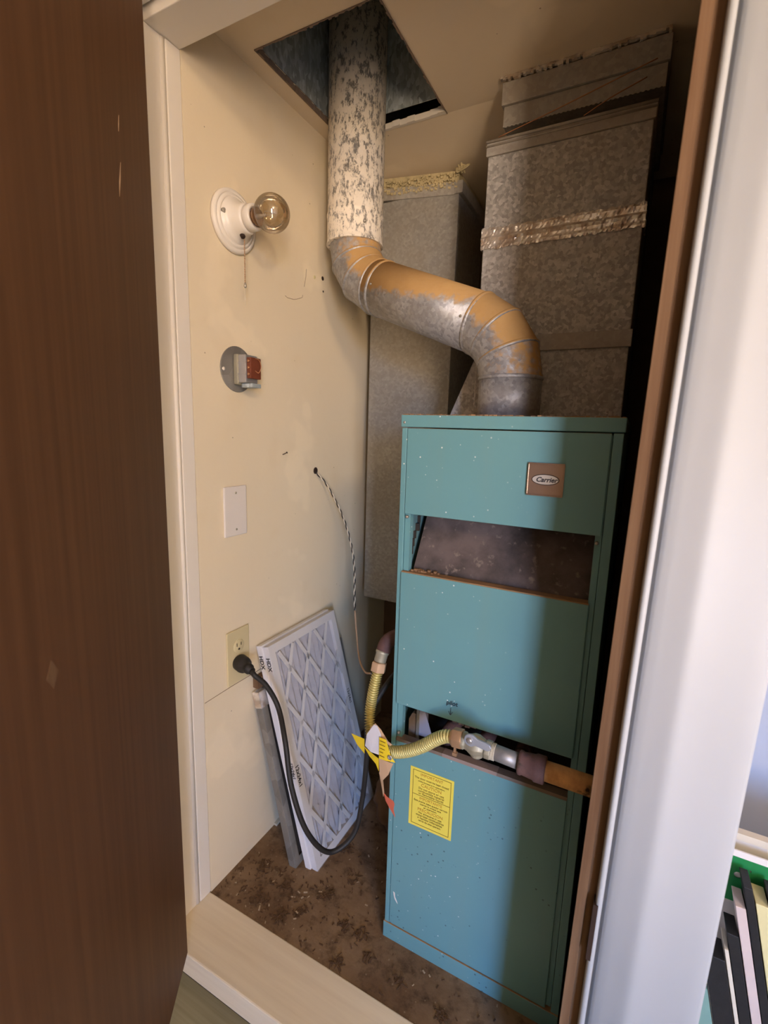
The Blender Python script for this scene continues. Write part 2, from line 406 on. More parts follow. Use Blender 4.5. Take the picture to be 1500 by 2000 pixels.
# ceiling with the square flue opening; the strip behind the opening sags towards the back
HX0, HX1, HY0, HY1 = .042, .330, .855, 1.205
def cz(y): return CEIL - max(0, (y - 1.205)) * .16
bm = BM()
def slab(x0, x1, y0, y1):
    a, b = cz(y0), cz(y1); t_ = .014
    v = [bm.verts.new(p) for p in ((x0, y0, a), (x1, y0, a), (x1, y1, b), (x0, y1, b), (x0, y0, a + t_), (x1, y0, a + t_), (x1, y1, b + t_), (x0, y1, b + t_))]
    for q in ((0, 3, 2, 1), (4, 5, 6, 7), (0, 1, 5, 4), (1, 2, 6, 5), (2, 3, 7, 6), (3, 0, 4, 7)): bm.faces.new([v[i] for i in q])
slab(0, .95, .70, HY0); slab(0, HX0, HY0, HY1); slab(HX1, .95, HY0, HY1); slab(0, .95, HY1, 1.60)
box(bm, -.1, 1.02, .70, 1.70, 2.345, 2.36)
ceil = struct('ceiling', bm, 'ceil', 'tan closet ceiling with a square opening for the flue', 'ceiling')
bm = BM()   # broken drywall lip at the back of the opening
n = 14
for i in range(n):
    x0 = HX0 + (HX1 - HX0) * i / n; x1 = HX0 + (HX1 - HX0) * (i + 1) / n
    j = random.uniform(-.003, .004); box(bm, x0, x1, HY1 - .010 - j, HY1, CEIL - .001, CEIL + .012)
obj('drywall_edge', bm, 'trim', ceil)
bm = BM()   # ragged paper edge round the other three sides
for i in range(40):
    y = HY0 + (HY1 - HY0) * i / 40; j = random.uniform(.001, .005); box(bm, HX0, HX0 + j, y, y + .0088, CEIL - .002, CEIL + .010)
    j = random.uniform(.001, .005); box(bm, HX1 - j, HX1, y, y + .0088, CEIL - .002, CEIL + .010)
    x = HX0 + (HX1 - HX0) * i / 40; j = random.uniform(.001, .005); box(bm, x, x + .0072, HY0, HY0 + j, CEIL - .002, CEIL + .010)
obj('torn_paper_edge', bm, 'brownlip', ceil)

# jambs, head, sill, casing
tr = thing('trim_1', (0, .70, 0), 'white painted door jamb beside the cream closet wall', 'door jamb', None, 'structure')
bx('jamb_board', 'trim', tr, -.09, -.0035, .625, .673, .0025, 1.8115)
bx('door_stop', 'trim', tr, -.09, 0.0, .6745, .7060, .0025, 1.8115, bevel=.0015)
bm = BM(); tube(bm, [(-.006, .669, .004), (-.006, .669, 1.81)], .006, 10); obj('bead', bm, 'trim', tr)
tr = thing('trim_2', (.4, .70, 1.81), 'white painted head jamb across the closet doorway', 'door jamb', None, 'structure')
bx('head_board', 'trim', tr, -.09, .84, .633, .7060, 1.812, 1.93, bevel=.0015)
bx('head_casing', 'trim', tr, -.09, .97, .600, .629, 1.828, 1.935, bevel=.002)
tr = thing('trim_3', (.4, .64, -.05), 'wide cream painted wooden door sill', 'door sill', None, 'structure')
bx('sill_board', 'sill', tr, -.09, .812, .578, .7048, -.055, .002, bevel=.003)
bx('sill_shadow_board', 'dark', tr, -.08, .86, .600, .700, -.10, -.056)  # near-black board paints in the shadow strip below the sill

def lean(p): return Vector((p.x + (p.z - .9) * .0178, p.y, p.z))
tr = thing('trim_4', (.82, .66, -.1), 'bare brown wooden jamb edge at the furnace side of doorway', 'door jamb', None, 'structure')
bm = BM(); prism(bm, [(.8145, .636), (.8262, .636), (.8275, .641), (.8375, .641), (.8375, .742), (.8145, .742)], -.10, 1.826, lean); obj('jamb_board', bm, 'jambwood', tr)
tr = thing('trim_5', (.9, .63, -.1), 'glossy white door casing with a rounded ridge', 'door casing', None, 'structure')
prof = [(.8378, .660), (.8378, .628), (.8392, .6245), (.842, .6235), (.8448, .6245), (.8462, .628), (.8465, .655), (.8515, .655), (.8520, .641), (.856, .637)]
prof += [(.866, .6345), (.876, .632), (.884, .6300), (.889, .6288), (.893, .6284), (.897, .6288), (.902, .6302), (.912, .633), (.930, .636), (.955, .638), (.970, .6395), (.9735, .641), (.975, .645), (.975, .660)]
bm = BM(); prism(bm, prof, -.10, 1.826, lean, True); obj('casing_board', bm, 'casing', tr)
bm = BM(); prism(bm, [(.8355, .6225), (.8415, .6225), (.8415, .640), (.8355, .640)], .425, .515, lean); obj('hinge_mortise', bm, 'brownhole', tr, 0, 'dark bare hinge cut-out')
bm = BM(); prism(bm, [(.8380, .661), (.975, .661), (.975, 1.26), (.955, 1.26), (.955, .743), (.838, .743)], -.10, 2.345, lean); struct('wall_partition', bm, 'casing', 'white partition end between the closet and the leaning frames', 'wall')

# brown door, swung half open
dd = Vector((.577, -.817, 0)); dn = Vector((.817, .577, 0)); dh = Vector((.067, .580, .006))
door = thing('door_1', dh, 'dark brown flat wooden closet door standing half open', 'door', None, 'structure')
bm = BM(); obox(bm, dh, dd, (0, 0, 1), dn, (0, .70), (0, 1.806), (-.035, 0)); obj('door_slab', bm, 'door', door, .002)
bm = BM()
for z in (.22, 1.58):
    obox(bm, dh, dd, (0, 0, 1), dn, (-.018, 0), (z, z + .09), (-.040, -.036)); 
    tube(bm, [dh + dd * -.010 + dn * -.043 + Vector((0, 0, z)), dh + dd * -.010 + dn * -.043 + Vector((0, 0, z + .09))], .005, 10)
obj('hinge', bm, 'brass', door)
# scuffs on the veneer
for (s, z, w, h, nm) in ((.135, 1.462, .005, .048, 'scratch'), (.128, 1.535, .0018, .022, 'scratch'), (.40, .868, .014, .014, 'scratch')):
    bm = BM(); o = dh + dd * s + Vector((0, 0, z)) + dn * .0004
    up = Vector((0, 0, 1))
    if w == .014: P = [o - dd * .011, o - up * .016, o + dd * .011, o + up * .016]
    else: P = [o - dd * w * .5, o - up * h * .5 + dd * w * .9, o + dd * w * .6 - up * h * .1, o + up * h * .5 - dd * w * 1.2]
    v = [bm.verts.new(p) for p in P]; w2 = [bm.verts.new(p - dn * .0003) for p in P]
    bm.faces.new(v); bm.faces.new(w2[::-1])
    for i in range(4): bm.faces.new((v[i], v[(i + 1) % 4], w2[(i + 1) % 4], w2[i]))
    obj(nm, bm, 'jambwood' if w == .014 else 'tantag', door)

# ------------------------------------------------------------------ furnace
FX0, FX1, FY, FYB, FZ = .421, .797, .825, 1.50, 1.167
fur = thing('furnace', ((FX0 + FX1) / 2, (FY + FYB) / 2, 0), 'tall narrow teal metal gas furnace standing on the closet floor', 'furnace')
bx('side_panel', 'teal', fur, FX0, FX0 + .004, FY + .001, FYB, .0, 1.143)
bx('side_panel', 'teal', fur, FX1 - .004, FX1, FY + .001, FYB, .0, 1.143)
bx('back_panel', 'tealin', fur, FX0 + .004, FX1 - .004, FYB - .004, FYB, 0, 1.143)
bx('corner_post', 'teal', fur, FX0, FX0 + .0105, FY, FY + .012, .0, 1.143, bevel=.001)
bx('corner_post', 'teal', fur, FX1 - .0145, FX1, FY, FY + .012, .0, 1.143, bevel=.001)
bx('inner_post', 'teal', fur, FX0 + .0115, FX0 + .0225, FY + .004, FY + .018, .045, 1.14)
bx('inner_post', 'teal', fur, FX1 - .0255, FX1 - .0155, FY + .004, FY + .018, .045, 1.14)
bx('top_cap', 'teal', fur, FX0 - .002, FX1 + .002, FY - .002, FYB, 1.1445, FZ, bevel=.0015)
bm = BM()
for i in range(150):
    x = random.uniform(FX0, FX1); y = random.uniform(FY - .001, FY + .02); r = random.uniform(.0008, .0022)
    box(bm, x - r * 1.5, x + r * 1.5, y - r, y + r, FZ, FZ + r)
obj('dust_crust', bm, 'rustdust', fur)['kind'] = 'stuff'
bx('upper_panel', 'teal', fur, FX0 + .0118, FX1 - .0165, FY - .0015, FY + .003, .980, 1.1425, bevel=.0012)
mp = bx('middle_panel', 'teal', fur, FX0 + .0095, FX1 - .023, FY - .004, FY + .018, .582, .864, bevel=.0018)
lp = bx('lower_panel', 'teal', fur, FX0 + .0118, FX1 - .025, FY - .0015, FY + .016, .042, .497, bevel=.0012)
bx('panel_lip', 'rustdust', mp, FX0 + .011, FX1 - .025, FY - .003, FY + .017, .8642, .8656)
bx('panel_lip', 'brownlip', lp, FX0 + .0125, FX0 + .115, FY - .002, FY + .016, .4972, .5042)
bx('panel_lip', 'lightlip', lp, FX0 + .1152, FX0 + .225, FY - .0025, FY + .016, .4972, .505)
bx('panel_lip', 'brownlip', lp, FX0 + .2252, FX1 - .025, FY - .002, FY + .016, .4972, .5042)
bx('base_rail', 'teal', fur, FX0 - .002, FX1, FY - .003, FY + .015, 0, .040, bevel=.001)
# draft hood opening
bm = BM(); box(bm, FX0 + .024, FX1 - .006, FY + .02, FY + .023, .855, 1.06, lambda p: Vector((p.x, p.y + max(0, p.z - .866) * .62, p.z)))
obj('draft_baffle', bm, 'baffle', fur)
bm = BM(); box(bm, FX0 + .0055, FX0 + .0085, FY + .019, FY + .20, .845, 1.10); obj('inner_side', bm, 'tealin', fur)
bm = BM()
for i in range(9):
    z = .885 + i * .0145; y = FY + .018 + (z - .866) * .62
    box(bm, FX0 + .0085, FX0 + .0135 + random.uniform(-.001, .003), y - .004, y + .002, z - .008, z + .0075)
obj('gasket', bm, 'dark', fur)
bm = BM()
for i in range(26):
    x = FX0 + .027 + abs(random.gauss(0, .02)); r = random.uniform(.0012, .003); y = FY + random.uniform(.008, .02)
    box(bm, x - r, x + r, y - r, y + r, .8656, .8656 + r * 1.3, lambda p: p)
obj('rust_flakes', bm, 'rustdust', fur)['kind'] = 'stuff'
# burner opening
bx('burner_shelf', 'dark', fur, FX0 + .006, FX1 - .006, FY + .03, FYB - .01, .44, .450)
bx('burner_back', 'dark', fur, FX0 + .006, FX1 - .006, FY + .13, FY + .135, .45, .70)
bm = BM(); prism(bm, [(.470, .50), (.502, .50), (.473, .580), (.470, .582)], 0, .0012, lambda p: Vector((p.x, FY + .034 + p.z, p.y))); obj('burner_shield', bm, 'shield', fur)
bm = BM(); prism(bm, [(.464, .49), (.470, .49), (.470, .592), (.464, .592)], 0, .006, lambda p: Vector((p.x, FY + .030 + p.z, p.y))); obj('shield_flange', bm, 'oldmetal', fur)
bm = BM(); prism(bm, [(.445, .49), (.466, .49), (.466, .545), (.452, .545), (.445, .53)], 0, .06, lambda p: Vector((p.x, FY + .035 + p.z, p.y))); obj('burner_box', bm, 'brownlip', fur)
for k in range(3):
    bm = BM(); x = .53 + k * .075; tube(bm, [(x, FY + .03, .515), (x, FY + .125, .515)], .016, 14); obj('burner_tube', bm, 'iron', fur)
bm = BM()
for i in range(60):
    x = random.uniform(.49, .60); r = random.uniform(.001, .003); y = FY + random.uniform(.02, .05); box(bm, x - r * 2, x + r * 2, y - r, y + r, .560 + random.uniform(0, .02), .563 + random.uniform(0.02, .024))
obj('lint', bm, 'baffle', fur)['kind'] = 'stuff'
# badge
bd = bx('badge', 'bronze', fur, .659, .717, FY - .0045, FY - .0015, 1.038, 1.091, bevel=.0008, label='bronze square maker badge')
bm = BM()
for a in ((.659, .717, 1.0895, 1.092), (.659, .717, 1.037, 1.0393), (.6585, .6607, 1.0393, 1.0895), (.7153, .7175, 1.0393, 1.0895)):
    box(bm, a[0], a[1], FY - .0062, FY - .0045, a[2], a[3])
obj('badge_rim', bm, 'bronze', bd, .0005)
def ell(rx, rz, n=40): return [(.6880 + rx * math.cos(2 * math.pi * i / n), 1.0645 + rz * math.sin(2 * math.pi * i / n)) for i in range(n)]
bm = BM(); prism(bm, ell(.0222, .0092), 0, .0004, lambda p: Vector((p.x, FY - .0050 + p.z, p.y))); obj('oval_border', bm, 'brownhole', bd)
bm = BM(); prism(bm, ell(.0208, .0080), 0, .0004, lambda p: Vector((p.x, FY - .0054 + p.z, p.y))); obj('oval', bm, 'silver', bd)
text('lettering', 'Carrier', .0112, (.6728, FY - .0054, 1.0608), (1, 0, 0), (0, 0, 1), 'ink', bd, 'LEFT', .28, .0002, .0003)
# yellow sticker
lb = thing  # (keep name short below)
st = bx('warning_sticker', 'yellow', fur, .4695, .5645, FY - .0021, FY - .0016, .316, .452, label='yellow printed warning sticker')
bm = BM()
x0, x1, z0, z1, w, yy = .4755, .5590, .3215, .4470, .0011, FY - .0023
for a in ((x0, x1, z1 - w, z1), (x0, x1, z0, z0 + w), (x0, x0 + w, z0, z1), (x1 - w, x1, z0, z1), (x0, x1, .3905, .3916)): box(bm, a[0], a[1], yy, yy + .0002, a[2], a[3])
obj('sticker_border', bm, 'inkbrown', st)
lines = [('IMPORTANT', .0088, .4370, 'inkorange'), ('This door must be kept closed', .0060, .4290, 'inkbrown'), ('while furnace is in operation.', .0050, .4225, 'inkbrown'),
         ('CAUTION', .0100, .4130, 'inkorange'), ('Do not store or use', .0068, .4060, 'inkbrown'), ('combustible material', .0068, .4000, 'inkbrown'),
         ('or flammable liquids', .0068, .3942, 'inkbrown'),
         ('IMPORTANTE', .0082, .3825, 'inkorange'), ('Esta puerta debe quedar cerrada', .0056, .3762, 'inkbrown'), ('cuando la unidad este', .0054, .3703, 'inkbrown'), ('en operacion.', .0054, .3648, 'inkbrown'),
         ('PRECAUCION', .0090, .3560, 'inkorange'), ('No almacene ni use', .0064, .3495, 'inkbrown'), ('materiales combustibles', .0064, .3435, 'inkbrown'), ('o liquidos inflamables', .0064, .3375, 'inkbrown'), ('cerca de este aparato.', .0056, .3315, 'inkbrown')]
for b_, sz, z, mt in lines: text('print_line', b_, sz, (.5170, FY - .0022, z), (1, 0, 0), (0, 0, 1), mt, st, 'CENTER')
text('handwriting', 'pilot', .0125, (.5395, FY - .0043, .6145), (1, 0, .06), (0, 0, 1), 'ink', mp, 'LEFT', .1, .0002, .0002)
bm = BM()
box(bm, .5485, .5495, FY - .0046, FY - .0041, .594, .609); box(bm, .5445, .5455, FY - .0046, FY - .0041, .5945, .601, lambda p: Vector((p.x + (.601 - p.z) * .5, p.y, p.z))); box(bm, .5525, .5535, FY - .0046, FY - .0041, .5945, .601, lambda p: Vector((p.x - (.601 - p.z) * .5, p.y, p.z)))
obj('arrow_mark', bm, 'ink', mp)
bm = BM(); prism(bm, [(.440, .128), (.4445, .126), (.4455, .116), (.450, .108), (.4525, .101), (.449, .104), (.4445, .110), (.4420, .118)], 0, .0002, lambda p: Vector((p.x, FY - .0018 + p.z, p.y))); obj('paint_chip', bm, 'whitep', lp)
for (x, z) in ((FX0 + .017, .974), (FX1 - .022, .968), (FX0 + .005, 1.153), (FX0 + .017, .515)):
    bm = BM(); lathe(bm, (x, FY + .005, z), (0, -1, 0), [(0, .003), (.0065, .003), (.0078, .0018), (.008, 0)], 12); obj('screw', bm, 'screw', fur)
bm = BM()   # dark cut wire ends poking past the left side
for z in (1.115, 1.088, 1.07, 1.045, 1.03, 1.014, .985, .965):
    d = random.uniform(.010, .022); tube(bm, [(FX0, .90, z), (FX0 - d * .5, .90, z + .002), (FX0 - d, .90, z + random.uniform(.004, .012))], .0008, 6)
obj('wire_ends', bm, 'blackp', fur)

# ------------------------------------------------------------------ flue
fl = thing('flue_pipe', (.569, 1.027, FZ), 'round metal flue pipe bending from furnace top up through ceiling', 'flue pipe')
A = Vector((.131, 1.115, 1.516)); B = Vector((.569, 1.027, 1.335)); rp_ = .0635
def arc(P0, K, P1, back, n):
    """n+1 mitre points of an elbow round corner K"""
    u = (P0 - K).normalized(); v = (P1 - K).normalized(); a = K + u * back; b = K + v * back
    ang = u.angle(v); c = K + (u + v).normalized() * (back / math.cos(ang / 2)); out = []
    th = math.pi - ang
    for i in range(n + 1):
        w = (a - c); ax = w.cross(b - c).normalized(); out.append(c + Matrix.Rotation(th * i / n, 3, ax) @ w)
    return out
topP = Vector((.131, 1.115, 2.20)); botP = Vector((.569, 1.027, FZ + .001))
e1 = arc(topP, A, B, .085, 3); e2 = arc(A, B, botP, .085, 3)
def seg_part(name, p, q, r, mat, ends=True):
    bm = BM(); tube(bm, [p, q], r, 40, True); return obj(name, bm, mat, fl)
bm = BM(); prof = [(0, .0700), (.0, .0715), (.003, .0715), (.006, .0700), (.062, .0698), (.064, .0710), (.068, .0710), (.070, .0695), (.70, .0695)]
lathe(bm, (.131, 1.115, 1.5925), (0, 0, 1), prof, 48); sl = obj('upper_pipe', bm, 'fluep', fl, 0, 'white painted flaking upper pipe')
bm = BM(); lathe(bm, (.185, 1.0690, 1.628), (.76, -.65, 0), [(0, .004), (.004, .004), (.005, .002)], 10); obj('screw', bm, 'screw', sl)
bm = BM(); pts = [Vector((.131, 1.115, 1.62)), e1[0]]; tube(bm, pts, rp_, 40); obj('elbow_collar', bm, 'flue', fl)
def gores(pts, mat, din, dout):
    """mitred elbow gores: each ring lies in the mitre plane between neighbouring gores"""
    D = [din.normalized()] + [(q - p).normalized() for p, q in zip(pts, pts[1:])] + [dout.normalized()]
    nrm = [(D[i] + D[i + 1]).normalized() for i in range(len(pts))]; nrm[0] = D[0]; nrm[-1] = D[-1]
    ref = D[0].cross(D[-1]).normalized()
    for i, (p, q) in enumerate(zip(pts, pts[1:])):
        bm = BM(); rings = []
        for c, nn in ((p, nrm[i]), (q, nrm[i + 1])):
            b2 = nn.cross(ref).normalized(); sc = 1 / max(.8, D[i + 1].dot(nn))
            rings.append([bm.verts.new(c + ref * math.cos(2 * math.pi * k / 44) * rp_ + b2 * math.sin(2 * math.pi * k / 44) * rp_ * sc) for k in range(44)])
        for k in range(44):
            f = bm.faces.new((rings[0][k], rings[0][(k + 1) % 44], rings[1][(k + 1) % 44], rings[1][k])); f.smooth = True
        obj('elbow_gore', bm, mat, fl)
    return nrm
def bead(p, d, mat, r=rp_ + .0012):
    bm = BM(); d = d.normalized(); lathe(bm, p - d * .0045, d, [(0, r - .0015), (.002, r + .0008), (.0045, r + .0016), (.007, r + .0008), (.009, r - .0015)], 40); obj('seam_bead', bm, mat, fl)
dAB = (B - A).normalized(); dn0 = Vector((0, 0, -1))
n1 = gores(e1, 'flued', dn0, dAB); n2 = gores(e2, 'flued', dAB, dn0)
bm = BM(); tube(bm, [e1[-1], e2[0]], rp_ + .0004, 40); obj('slanted_pipe', bm, 'flued', fl, 0, 'slanted run coated with orange dust')
bm = BM(); tube(bm, [e2[-1], botP], rp_ + .0002, 40); obj('lower_collar', bm, 'flue', fl)
dAB = (B - A).normalized(); dn0 = Vector((0, 0, -1))
for k in (1, 2, 3): bead(e1[k], n1[k], 'flued')
bead(e1[3] + dAB * .022, dAB, 'flued')
for k in (0, 1, 2): bead(e2[k], n2[k], 'flued')
bead(e2[3], dn0, 'flue')
for s in (.25, .8):
    bm = BM(); p = A + (B - A) * s; nrm = Vector((.1, -1, -.1)); nrm = (nrm - dAB * nrm.dot(dAB)).normalized()
    lathe(bm, p + nrm * (rp_ - .001), nrm, [(0, .0028), (.003, .0028), (.004, .0015)], 10); obj('screw', bm, 'screw', fl)

# metal lining of the ceiling opening
ch = thing('flue_chase', (.186, 1.03, CEIL), 'bluish galvanised metal box lining the ceiling opening round the flue', 'metal box')
t_ = .002; cz1 = 2.32
bx('side_sheet', 'chase', ch, HX0 - .0025, HX0 - .0005, HY0 - .002, HY1 - .025, CEIL + .016, cz1)
bx('side_sheet', 'chase', ch, HX1 + .0005, HX1 + .0025, HY0 - .002, HY1 - .025, CEIL + .016, cz1)
bx('side_sheet', 'chase', ch, HX0 - .0005, HX1 + .0005, HY1 - .028, HY1 - .026, CEIL + .022, cz1)
bx('side_sheet', 'chase', ch, HX0 - .0005, HX1 + .0005, HY0 - .004, HY0 - .002, CEIL + .016, cz1)
bx('lid_sheet', 'chase', ch, HX0 - .0005, HX1 + .0005, HY0 - .002, HY1 - .028, cz1 - .004, cz1 - .002)

# ------------------------------------------------------------------ ducts
du = thing('supply_duct', (.62, 1.30, FZ), 'square galvanised duct with foil tape band rising from furnace top', 'duct')
DX0, DX1, DY = .464, .781, 1.120
bm = BM(); box(bm, DX0, DX1, DY, 1.50, FZ + .001, 1.7295); obj('duct_body', bm, 'galv', du, .002)
bm = BM(); prism(bm, [(.398, FZ + .001), (DX0 - .0005, FZ + .001), (DX0 - .0005, 1.325)], DY + .012, 1.49, lambda p: Vector((p.x, p.z, p.y))); obj('plenum_flare', bm, 'galv', du)
bm = BM(); box(bm, DX0 - .004, DX1 + .004, DY - .004, 1.504, 1.7295, 1.757); obj('top_flange', bm, 'flange', du, .002)
bm = BM(); tube(bm, [(DX0 - .004, DY - .005, 1.7565), (DX1 + .004, DY - .005, 1.7565)], .003, 8); tube(bm, [(DX0 - .004, DY - .005, 1.748), (DX1 + .004, DY - .005, 1.748)], .002, 8); obj('flange_hem', bm, 'flange', du)
bm = BM(); box(bm, DX0 - .004, DX1 + .004, DY - .006, DY - .0002, 1.318, 1.352); obj('seam_band', bm, 'flange', du, .0015)
bm = BM()   # crumpled foil tape
nx, nz = 70, 8; grid = []
for i in range(nx + 1):
    row = []
    for j in range(nz + 1):
        x = DX0 - .004 + (DX1 - DX0 + .008) * i / nx; e = random.uniform(-.0022, .0022) if j in (0, nz) else 0
        row.append(bm.verts.new((x, DY - .0015 - random.uniform(0, .0018) - (.0035 if j in (4,) else 0) - .0015 * (j in (1, 7)), 1.541 + .0435 * j / nz + e)))
    grid.append(row)
for i in range(nx):
    for j in range(nz): bm.faces.new((grid[i][j], grid[i + 1][j], grid[i + 1][j + 1], grid[i][j + 1]))
for sx_, xx in ((-1, DX0 - .002), (1, DX1 + .002)):
    rows = []
    for i in range(9):
        rows.append([bm.verts.new((xx + sx_ * random.uniform(0, .003), DY - .002 + .006 * i, 1.541 + .0435 * j / nz)) for j in range(nz + 1)])
    for a, b in zip(rows, rows[1:]):
        for j in range(nz): bm.faces.new((a[j], b[j], b[j + 1], a[j + 1]))
fo = obj('foil_tape', bm, 'foil', du, 0, 'crumpled shiny foil tape band'); fm = fo.modifiers.new('solid', 'SOLIDIFY'); fm.thickness = .0006; fm.offset = 1

co = thing('duct_collar', (.63, 1.3, CEIL), 'short galvanised duct collar hanging from ceiling above the taped duct', 'duct collar')
CY = 1.150
bm = BM(); box(bm, .477, .797, CY, 1.50, 1.842, CEIL - .007); obj('collar_band', bm, 'flange', co, .0015)
bm = BM(); box(bm, .4815, .7935, CY + .006, 1.495, 1.803, 1.8418); obj('collar_sleeve', bm, 'flange', co, .0015)
bm = BM()
for i in range(70):
    x = .482 + .311 * i / 70; h = .0018 + .0012 * (i % 2); box(bm, x, x + .0044, CEIL and CY + .004, CY + .008, 1.8022 - h, 1.8028)
obj('crimped_edge', bm, 'flange', co)
bm = BM()
for i in range(60):
    x = .474 + .32 * i / 60; h = random.uniform(.001, .007); box(bm, x, x + .0053, CY - .008 + random.uniform(-.002, .002), CY - .0005, CEIL - h - .003, CEIL - .0005)
obj('torn_ceiling_edge', bm, 'foil', co)

rd = thing('return_duct', (.18, 1.45, .575), 'dusty galvanised duct hanging in the back corner behind the flue', 'duct')
RX0, RX1, RY = .042, .312, 1.360
bm = BM(); box(bm, RX0, RX1, RY, 1.59, .575, 1.80); obj('duct_body', bm, 'galvL', rd, .002)
bm = BM(); box(bm, RX0 - .004, RX1 - .012, RY - .004, 1.594, 1.800, 1.832, lambda p: Vector((p.x, p.y, p.z - p.x * .10 + .012))); obj('top_flange', bm, 'flange', rd, .0015)
bm = BM(); box(bm, RX1 - .0115, RX1 + .012, RY - .006, 1.594, 1.783, 1.815); obj('flange_corner', bm, 'flange', rd, .002)
bm = BM()
for i in range(420):
    x = random.uniform(RX0, RX1 - .005); z = random.uniform(1.823, 1.862) - x * .08; r = random.uniform(.001, .003); y = RY - random.uniform(0, .006)
    box(bm, x - r, x + r, y - r, y + r, z - r, z + r)
box(bm, RX0, RX1 - .002, RY, 1.58, 1.833, 1.872, lambda p: Vector((p.x, p.y, p.z - p.x * .10)))
obj('frayed_insulation', bm, 'insul', rd)['kind'] = 'stuff'
bm = BM()
for i in range(16):
    a0 = random.uniform(0, 6.28); P = [Vector((RX1 + .004, RY - .004, 1.842)) + Vector((random.gauss(0, .008), random.gauss(0, .004), random.gauss(0, .007))) for _ in range(4)]
    tube(bm, spline(P, 4), .0022, 6)
obj('rag_knot', bm, 'insul', rd)

# stray wires across the gap above the taped duct
for a, b, c_, lab in (((.485, 1.116, 1.762), (.60, 1.125, 1.792), (.775, 1.14, 1.842), 'long thin rusty wire crossing the whole gap between taped duct and collar'), ((.655, 1.116, 1.762), (.70, 1.122, 1.785), (.76, 1.14, 1.815), 'short thin rusty wire near the partition end of the duct gap')):
    bm = BM(); tube(bm, spline([a, b, c_], 8), .0011, 6); tag(obj('hanger_wire', bm, 'copper'), lab, 'wire', 'hanger wires above the taped duct')

# ------------------------------------------------------------------ left wall: lamp, transformer, plates, outlet
LY, LZ = .828, 1.566
lm = thing('bulb_holder', (0, LY, LZ), 'white porcelain pull chain lampholder with bare bulb on cream wall', 'lamp')
bm = BM(); lathe(bm, (.0005, LY, LZ), (1, 0, 0), [(0, .0625), (.005, .0625), (.0085, .0605), (.0098, .0570), (.0098, .0550), (.0085, .0542), (.0085, .0528), (.0112, .0515), (.0125, .0480), (.0125, .0465), (.0112, .0458), (.0112, .0446), (.0145, .0435), (.0170, .0395), (.0200, .0360), (.0260, .0325), (.034, .0305), (.043, .0292), (.0465, .0275), (.0475, .0250)], 64); obj('base', bm, 'porc', lm)
bm = BM(); lathe(bm, (.0475, LY, LZ), (1, 0, 0), [(0, .0235), (.002, .0262), (.016, .0255), (.0185, .0240), (.0185, .0190), (.006, .0180)], 40); obj('socket', bm, 'porc', lm)
bb = BM(); lathe(bb, (.060, LY, LZ), (1, 0, 0), [(0, .0135), (.004, .0140), (.007, .0165), (.0095, .0180)], 32); bulb = obj('bulb_cap', bb, 'brass', lm)
bm = BM(); pr = [(.008, .0150)] + [(.046 + .0365 * -math.cos(th), .0365 * math.sin(th)) for th in [.52 + (math.pi - .52) * i / 22 for i in range(23)]]
pr = [(.004, .0150), (.010, .0158)] + pr[1:]
lathe(bm, (.062, LY, LZ), (1, 0, 0), pr, 40); obj('bulb_glass', bm, 'bulb', lm, 0, 'clear brownish glass bulb')
bm = BM(); lathe(bm, (.064, LY, LZ), (1, 0, 0), [(0, .006), (.014, .004), (.022, .0025), (.026, .004), (.028, .001)], 14)
for s in (-1, 1): tube(bm, [(.086, LY, LZ), (.098, LY + s * .010, LZ + .002)], .0006, 6)
tube(bm, spline([(.098, LY - .010, LZ + .002), (.102, LY, LZ + .005), (.098, LY + .010, LZ + .002)], 6), .0005, 6)
obj('filament_stem', bm, 'whitetag', lm)
for (y, z) in ((LY - .040, LZ + .006), (LY + .036, LZ - .012)):
    bm = BM(); lathe(bm, (.0125, y, z), (1, 0, 0), [(0, .0050), (.0052, .0050), (.006, .0035)], 14); obj('screw', bm, 'screw', lm)
bm = BM(); lathe(bm, (.030, LY - .004, LZ - .030), (.55, -.1, -.85), [(0, .0052), (.006, .0052), (.008, .0035)], 16); obj('chain_eyelet', bm, 'brownhole', lm)
bm = BM(); chx, chy = .0365, LY - .0045
for i in range(24):
    z = LZ - .040 - i * .0036; lathe(bm, (chx, chy, z), (0, 0, -1), [(0, .0004), (.0007, .0013), (.0016, .0016), (.0025, .0013), (.0032, .0004)], 8)
obj('pull_chain', bm, 'brass', lm)
bm = BM(); lathe(bm, (chx, chy, LZ - .1265), (0, 0, -1), [(0, .0012), (.002, .0026), (.008, .0030), (.010, .0018)], 12); obj('chain_bell', bm, 'screw', lm)
bm = BM(); tube(bm, spline([(chx, chy, LZ - .136), (chx - .001, chy + .0005, LZ - .152), (chx + .001, chy, LZ - .172)], 5), .0006, 6); obj('pull_string', bm, 'cream', lm)

TY, TZ = .830, 1.262
tf = thing('doorbell_transformer', (0, TY, TZ), 'small transformer with red terminal board on round grey cover plate', 'transformer')
bm = BM(); lathe(bm, (.0005, TY, TZ), (1, 0, 0), [(0, .0495), (.0015, .0500), (.0025, .0490)], 48); obj('cover_plate', bm, 'oldmetal', tf, 0, 'round grey metal cover plate')
bm = BM(); box(bm, .0035, .017, TY - .014, TY + .024, TZ - .034, TZ + .032); obj('mounting_base', bm, 'valve', tf, .003)
bm = BM(); box(bm, .0172, .0385, TY - .012, TY + .026, TZ - .030, TZ + .030); obj('core', bm, 'steel', tf, .002)
for z in (-.012, .012): bx('core_strap', 'steel', tf, .0168, .0390, TY - .0132, TY + .027, TZ + z, TZ + z + .002)
bm = BM(); box(bm, .0388, .0505, TY - .009, TY + .024, TZ - .021, TZ + .024); tbk = obj('terminal_board', bm, 'redboard', tf, .0015, 'red brown terminal board')
